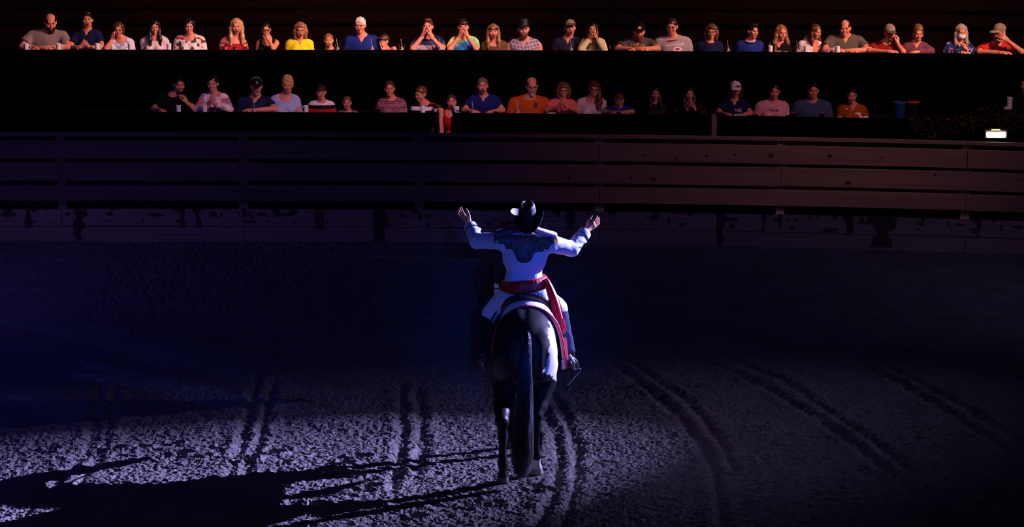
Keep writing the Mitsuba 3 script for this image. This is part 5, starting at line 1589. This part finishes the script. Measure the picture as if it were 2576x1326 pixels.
# pitchers at the end of the lower counter
PIT = [(0, 0), (.062, 0), (.066, .006), (.074, .24), (.079, .262), (.082, .268), (.076, .268), (.070, .24), (.060, .012), (0, .012)]
for px, c1, c2, lab, hnd in ((2262, '#142c66', '#5a78b0', 'blue plastic pitcher with a pale rim', False), (2296, '#0c0c12', '#b8281c', 'dark pitcher with a red lid and a handle', True)):
    p = at(px, 318, float(low_y(5.25)) + .12)
    scene['pitcher_%s' % ('dark' if hnd else 'blue')] = two(principled(lin(c1), .35, .4)); scene['rim_%s' % ('dark' if hnd else 'blue')] = two(principled(lin(c2), .4, .4))
    k = thing('pitcher', lab, 'pitcher')
    z0 = LOW_Z - .044
    part(k, 'body', shape(moved(lathe(PIT, 28), np.array([p[0], p[1], z0])), 'pitcher_dark' if hnd else 'pitcher_blue', smooth=30))
    part(k, 'rim', shape(moved(lathe([(.076, .262), (.084, .262), (.085, .274), (.06, .282 if hnd else .270), (0, .284 if hnd else .2695)] if hnd else [(.075, .262), (.084, .262), (.085, .272), (.075, .272)], 28), np.array([p[0], p[1], z0])), 'rim_dark' if hnd else 'rim_blue', smooth=30))
    if hnd: part(k, 'handle', shape(moved(tube([(.070, 0, .23), (.105, 0, .225), (.118, 0, .18), (.112, 0, .11), (.070, 0, .07)], .010, 8), np.array([p[0], p[1], z0])), 'clear_plastic'))

# boot mug held up at the right edge
p = at(2537, 277, float(low_y(6.6)) + .17)
k = thing('boot_mug', 'white boot-shaped mug held up at the right edge of the lower row', 'mug')
_m = Field((-.09, -.06, -.005), (.09, .06, .20), .0045)
_m.cone((.010, 0, .05), (.012, 0, .175), .030, .040, .012, flat=True).cone((.012, 0, .032), (-.045, 0, .020), .030, .019, .02).cone((.014, 0, .03), (.012, 0, .06), .030, .030, .02)
_m.cone((.012, 0, .08), (.012, 0, .20), .027, .036, .004, 'sub').cut((0, 0, 0), (0, 0, -1))
part(k, 'body', shape(moved(_m.mesh(1), p), 'china'))

# emergency light low on the end of the lower stand, with its garland of dry leaves
e = at(2505, 337, 34.72)
lamp = thing('emergency_light', 'bright emergency light box glowing at the foot of the right-hand stand', 'light')
part(lamp, 'housing', shape(box(e + (-.140, -.02, -.055), e + (.145, .07, .045), .008), 'pale_plastic', smooth=False))
scene['lens_glow'] = two(principled((.8, .85, .7), .4, .3))
part(lamp, 'lens', {**shape(box(e + (-.122, -.033, -.042), e + (.122, -.0205, .026), .005), 'lens_glow', smooth=False), 'emitter': {'type': 'area', 'radiance': {'type': 'rgb', 'value': [9.5, 11.0, 7.0]}, 'sampling_weight': 0.4}})
part(lamp, 'glow_strip', {**shape(moved(lathe([(0, -.060), (.010, -.058), (.016, -.045), (.016, .045), (.010, .058), (0, .060)], 14), np.vstack([np.hstack([rot([0, 1, 0], 90)[:3, :3], (e + np.array([0, .012, .046]))[:, None]]), [0, 0, 0, 1]])), 'lens_glow', smooth=30), 'emitter': {'type': 'area', 'radiance': {'type': 'rgb', 'value': [1.3, 1.0, .30]}, 'sampling_weight': 0.1}}, 'added glowing strip for the amber glow on top')  # emitter put in for the yellow glow over the housing
rng = np.random.default_rng(31)
lv, lc = [], []
LEAF = np.array([(0, 0, 0), (.5, .28, .10), (1, 0, 0), (.5, -.28, .10), (.5, 0, -.02)]); LF = np.array([[0, 4, 1], [1, 4, 2], [2, 4, 3], [3, 4, 0]])
for kx in range(420):
    X = rng.uniform(5.25, 6.75); z = rng.uniform(1.45, 1.72) - .10 * math.sin((X - 5.2) * 4.2)
    y = float(fence_y(X)) + .74 + rng.normal(0, .03)
    Rm = trimesh.transformations.random_rotation_matrix(rng.uniform(0, 1, 3))[:3, :3]
    lv.append((LEAF * rng.uniform(.04, .075) @ Rm.T + (X, y, z), LF)); lc.append(col(5, lin('#4a3820') * rng.uniform(.2, .9)))
stem = [tube([(X, float(fence_y(X)) + .74, 1.58 - .10 * math.sin((X - 5.2) * 4.2) + .05 * math.sin(9 * X + d)) for X in np.linspace(5.25, 6.75, 40)], .008, 5) for d in (0, 2)]
gar = thing('garland', 'dim garland of dry leaves along the end of the lower stand above the light', 'garland')
part(gar, 'leaves', shape(cat(*lv), 'cloth', np.vstack(lc), False), kind='stuff')
part(gar, 'stems', shape(cat(*stem), 'cloth', lin('#1c140c')))

# the stand lights' housings, each with an added unseen flap shaped to cut off its beam
for (x, y, z, aim), lab in zip(STAND_LAMPS, ('unseen stage lamp with an added flap, lighting the left half of the upper row', 'unseen stage lamp with an added flap, lighting the right half of the upper row',
                                                  'unseen stage lamp with an added flap, lighting the left half of the lower row', 'unseen stage lamp with an added flap, lighting the right half of the lower row')):
    k = thing('stage_lamp', lab, 'lamp', 'unseen stage lamps with added flaps')
    edge_pts = []
    for X in np.linspace(-9.4, 9.4, 30):       # where the rays to the counter's rim (or the fence's foot) cross the added flap
        ty, tz = {'upper': (up_y(X) - .02, UP_Z - .02), 'lower': (low_y(X) - .02, 1.24), 'fence': (fence_y(X) + .02, .445)}[aim]
        t = .5 / (float(ty) - y)
        edge_pts.append((x + (X - x) * t, z + (tz - z) * t))
    edge = min(p_[1] for p_ in edge_pts)
    low_z = max(p_[1] for p_ in edge_pts) - (2.4 if z > 8 else .8)
    x0, x1 = x - 2.4, x + (1.0 if z > 8 else .15)
    top = [(x0, edge_pts[0][1])] + [p_ for p_ in edge_pts if x0 < p_[0] < x1] + [(x1, edge_pts[-1][1])]
    flap = trimesh.creation.extrude_polygon(Polygon([(x0, low_z)] + top + [(x1, low_z)]), .01, engine='earcut')
    flap = moved(flap, np.vstack([np.hstack([rot([1, 0, 0], 90)[:3, :3], np.array([[0], [y + .50], [0]])]), [0, 0, 0, 1]]))
    part(k, 'housing', shape(box((x - .16, y - .42, z - .15), (x + .16, y - .06, z + .15), .02), 'counter_black', smooth=False))
    part(k, 'added_flap', shape(flap, 'counter_black', smooth=False))
    part(k, 'bracket', shape(tube([(x, y - .24, z + .5), (x, y - .24, z + .16), (x, y - .24, z - .16), (x, y + .1, z - .75), (x, y + .482, edge - .55)], .012, 6), 'counter_black', smooth=30))
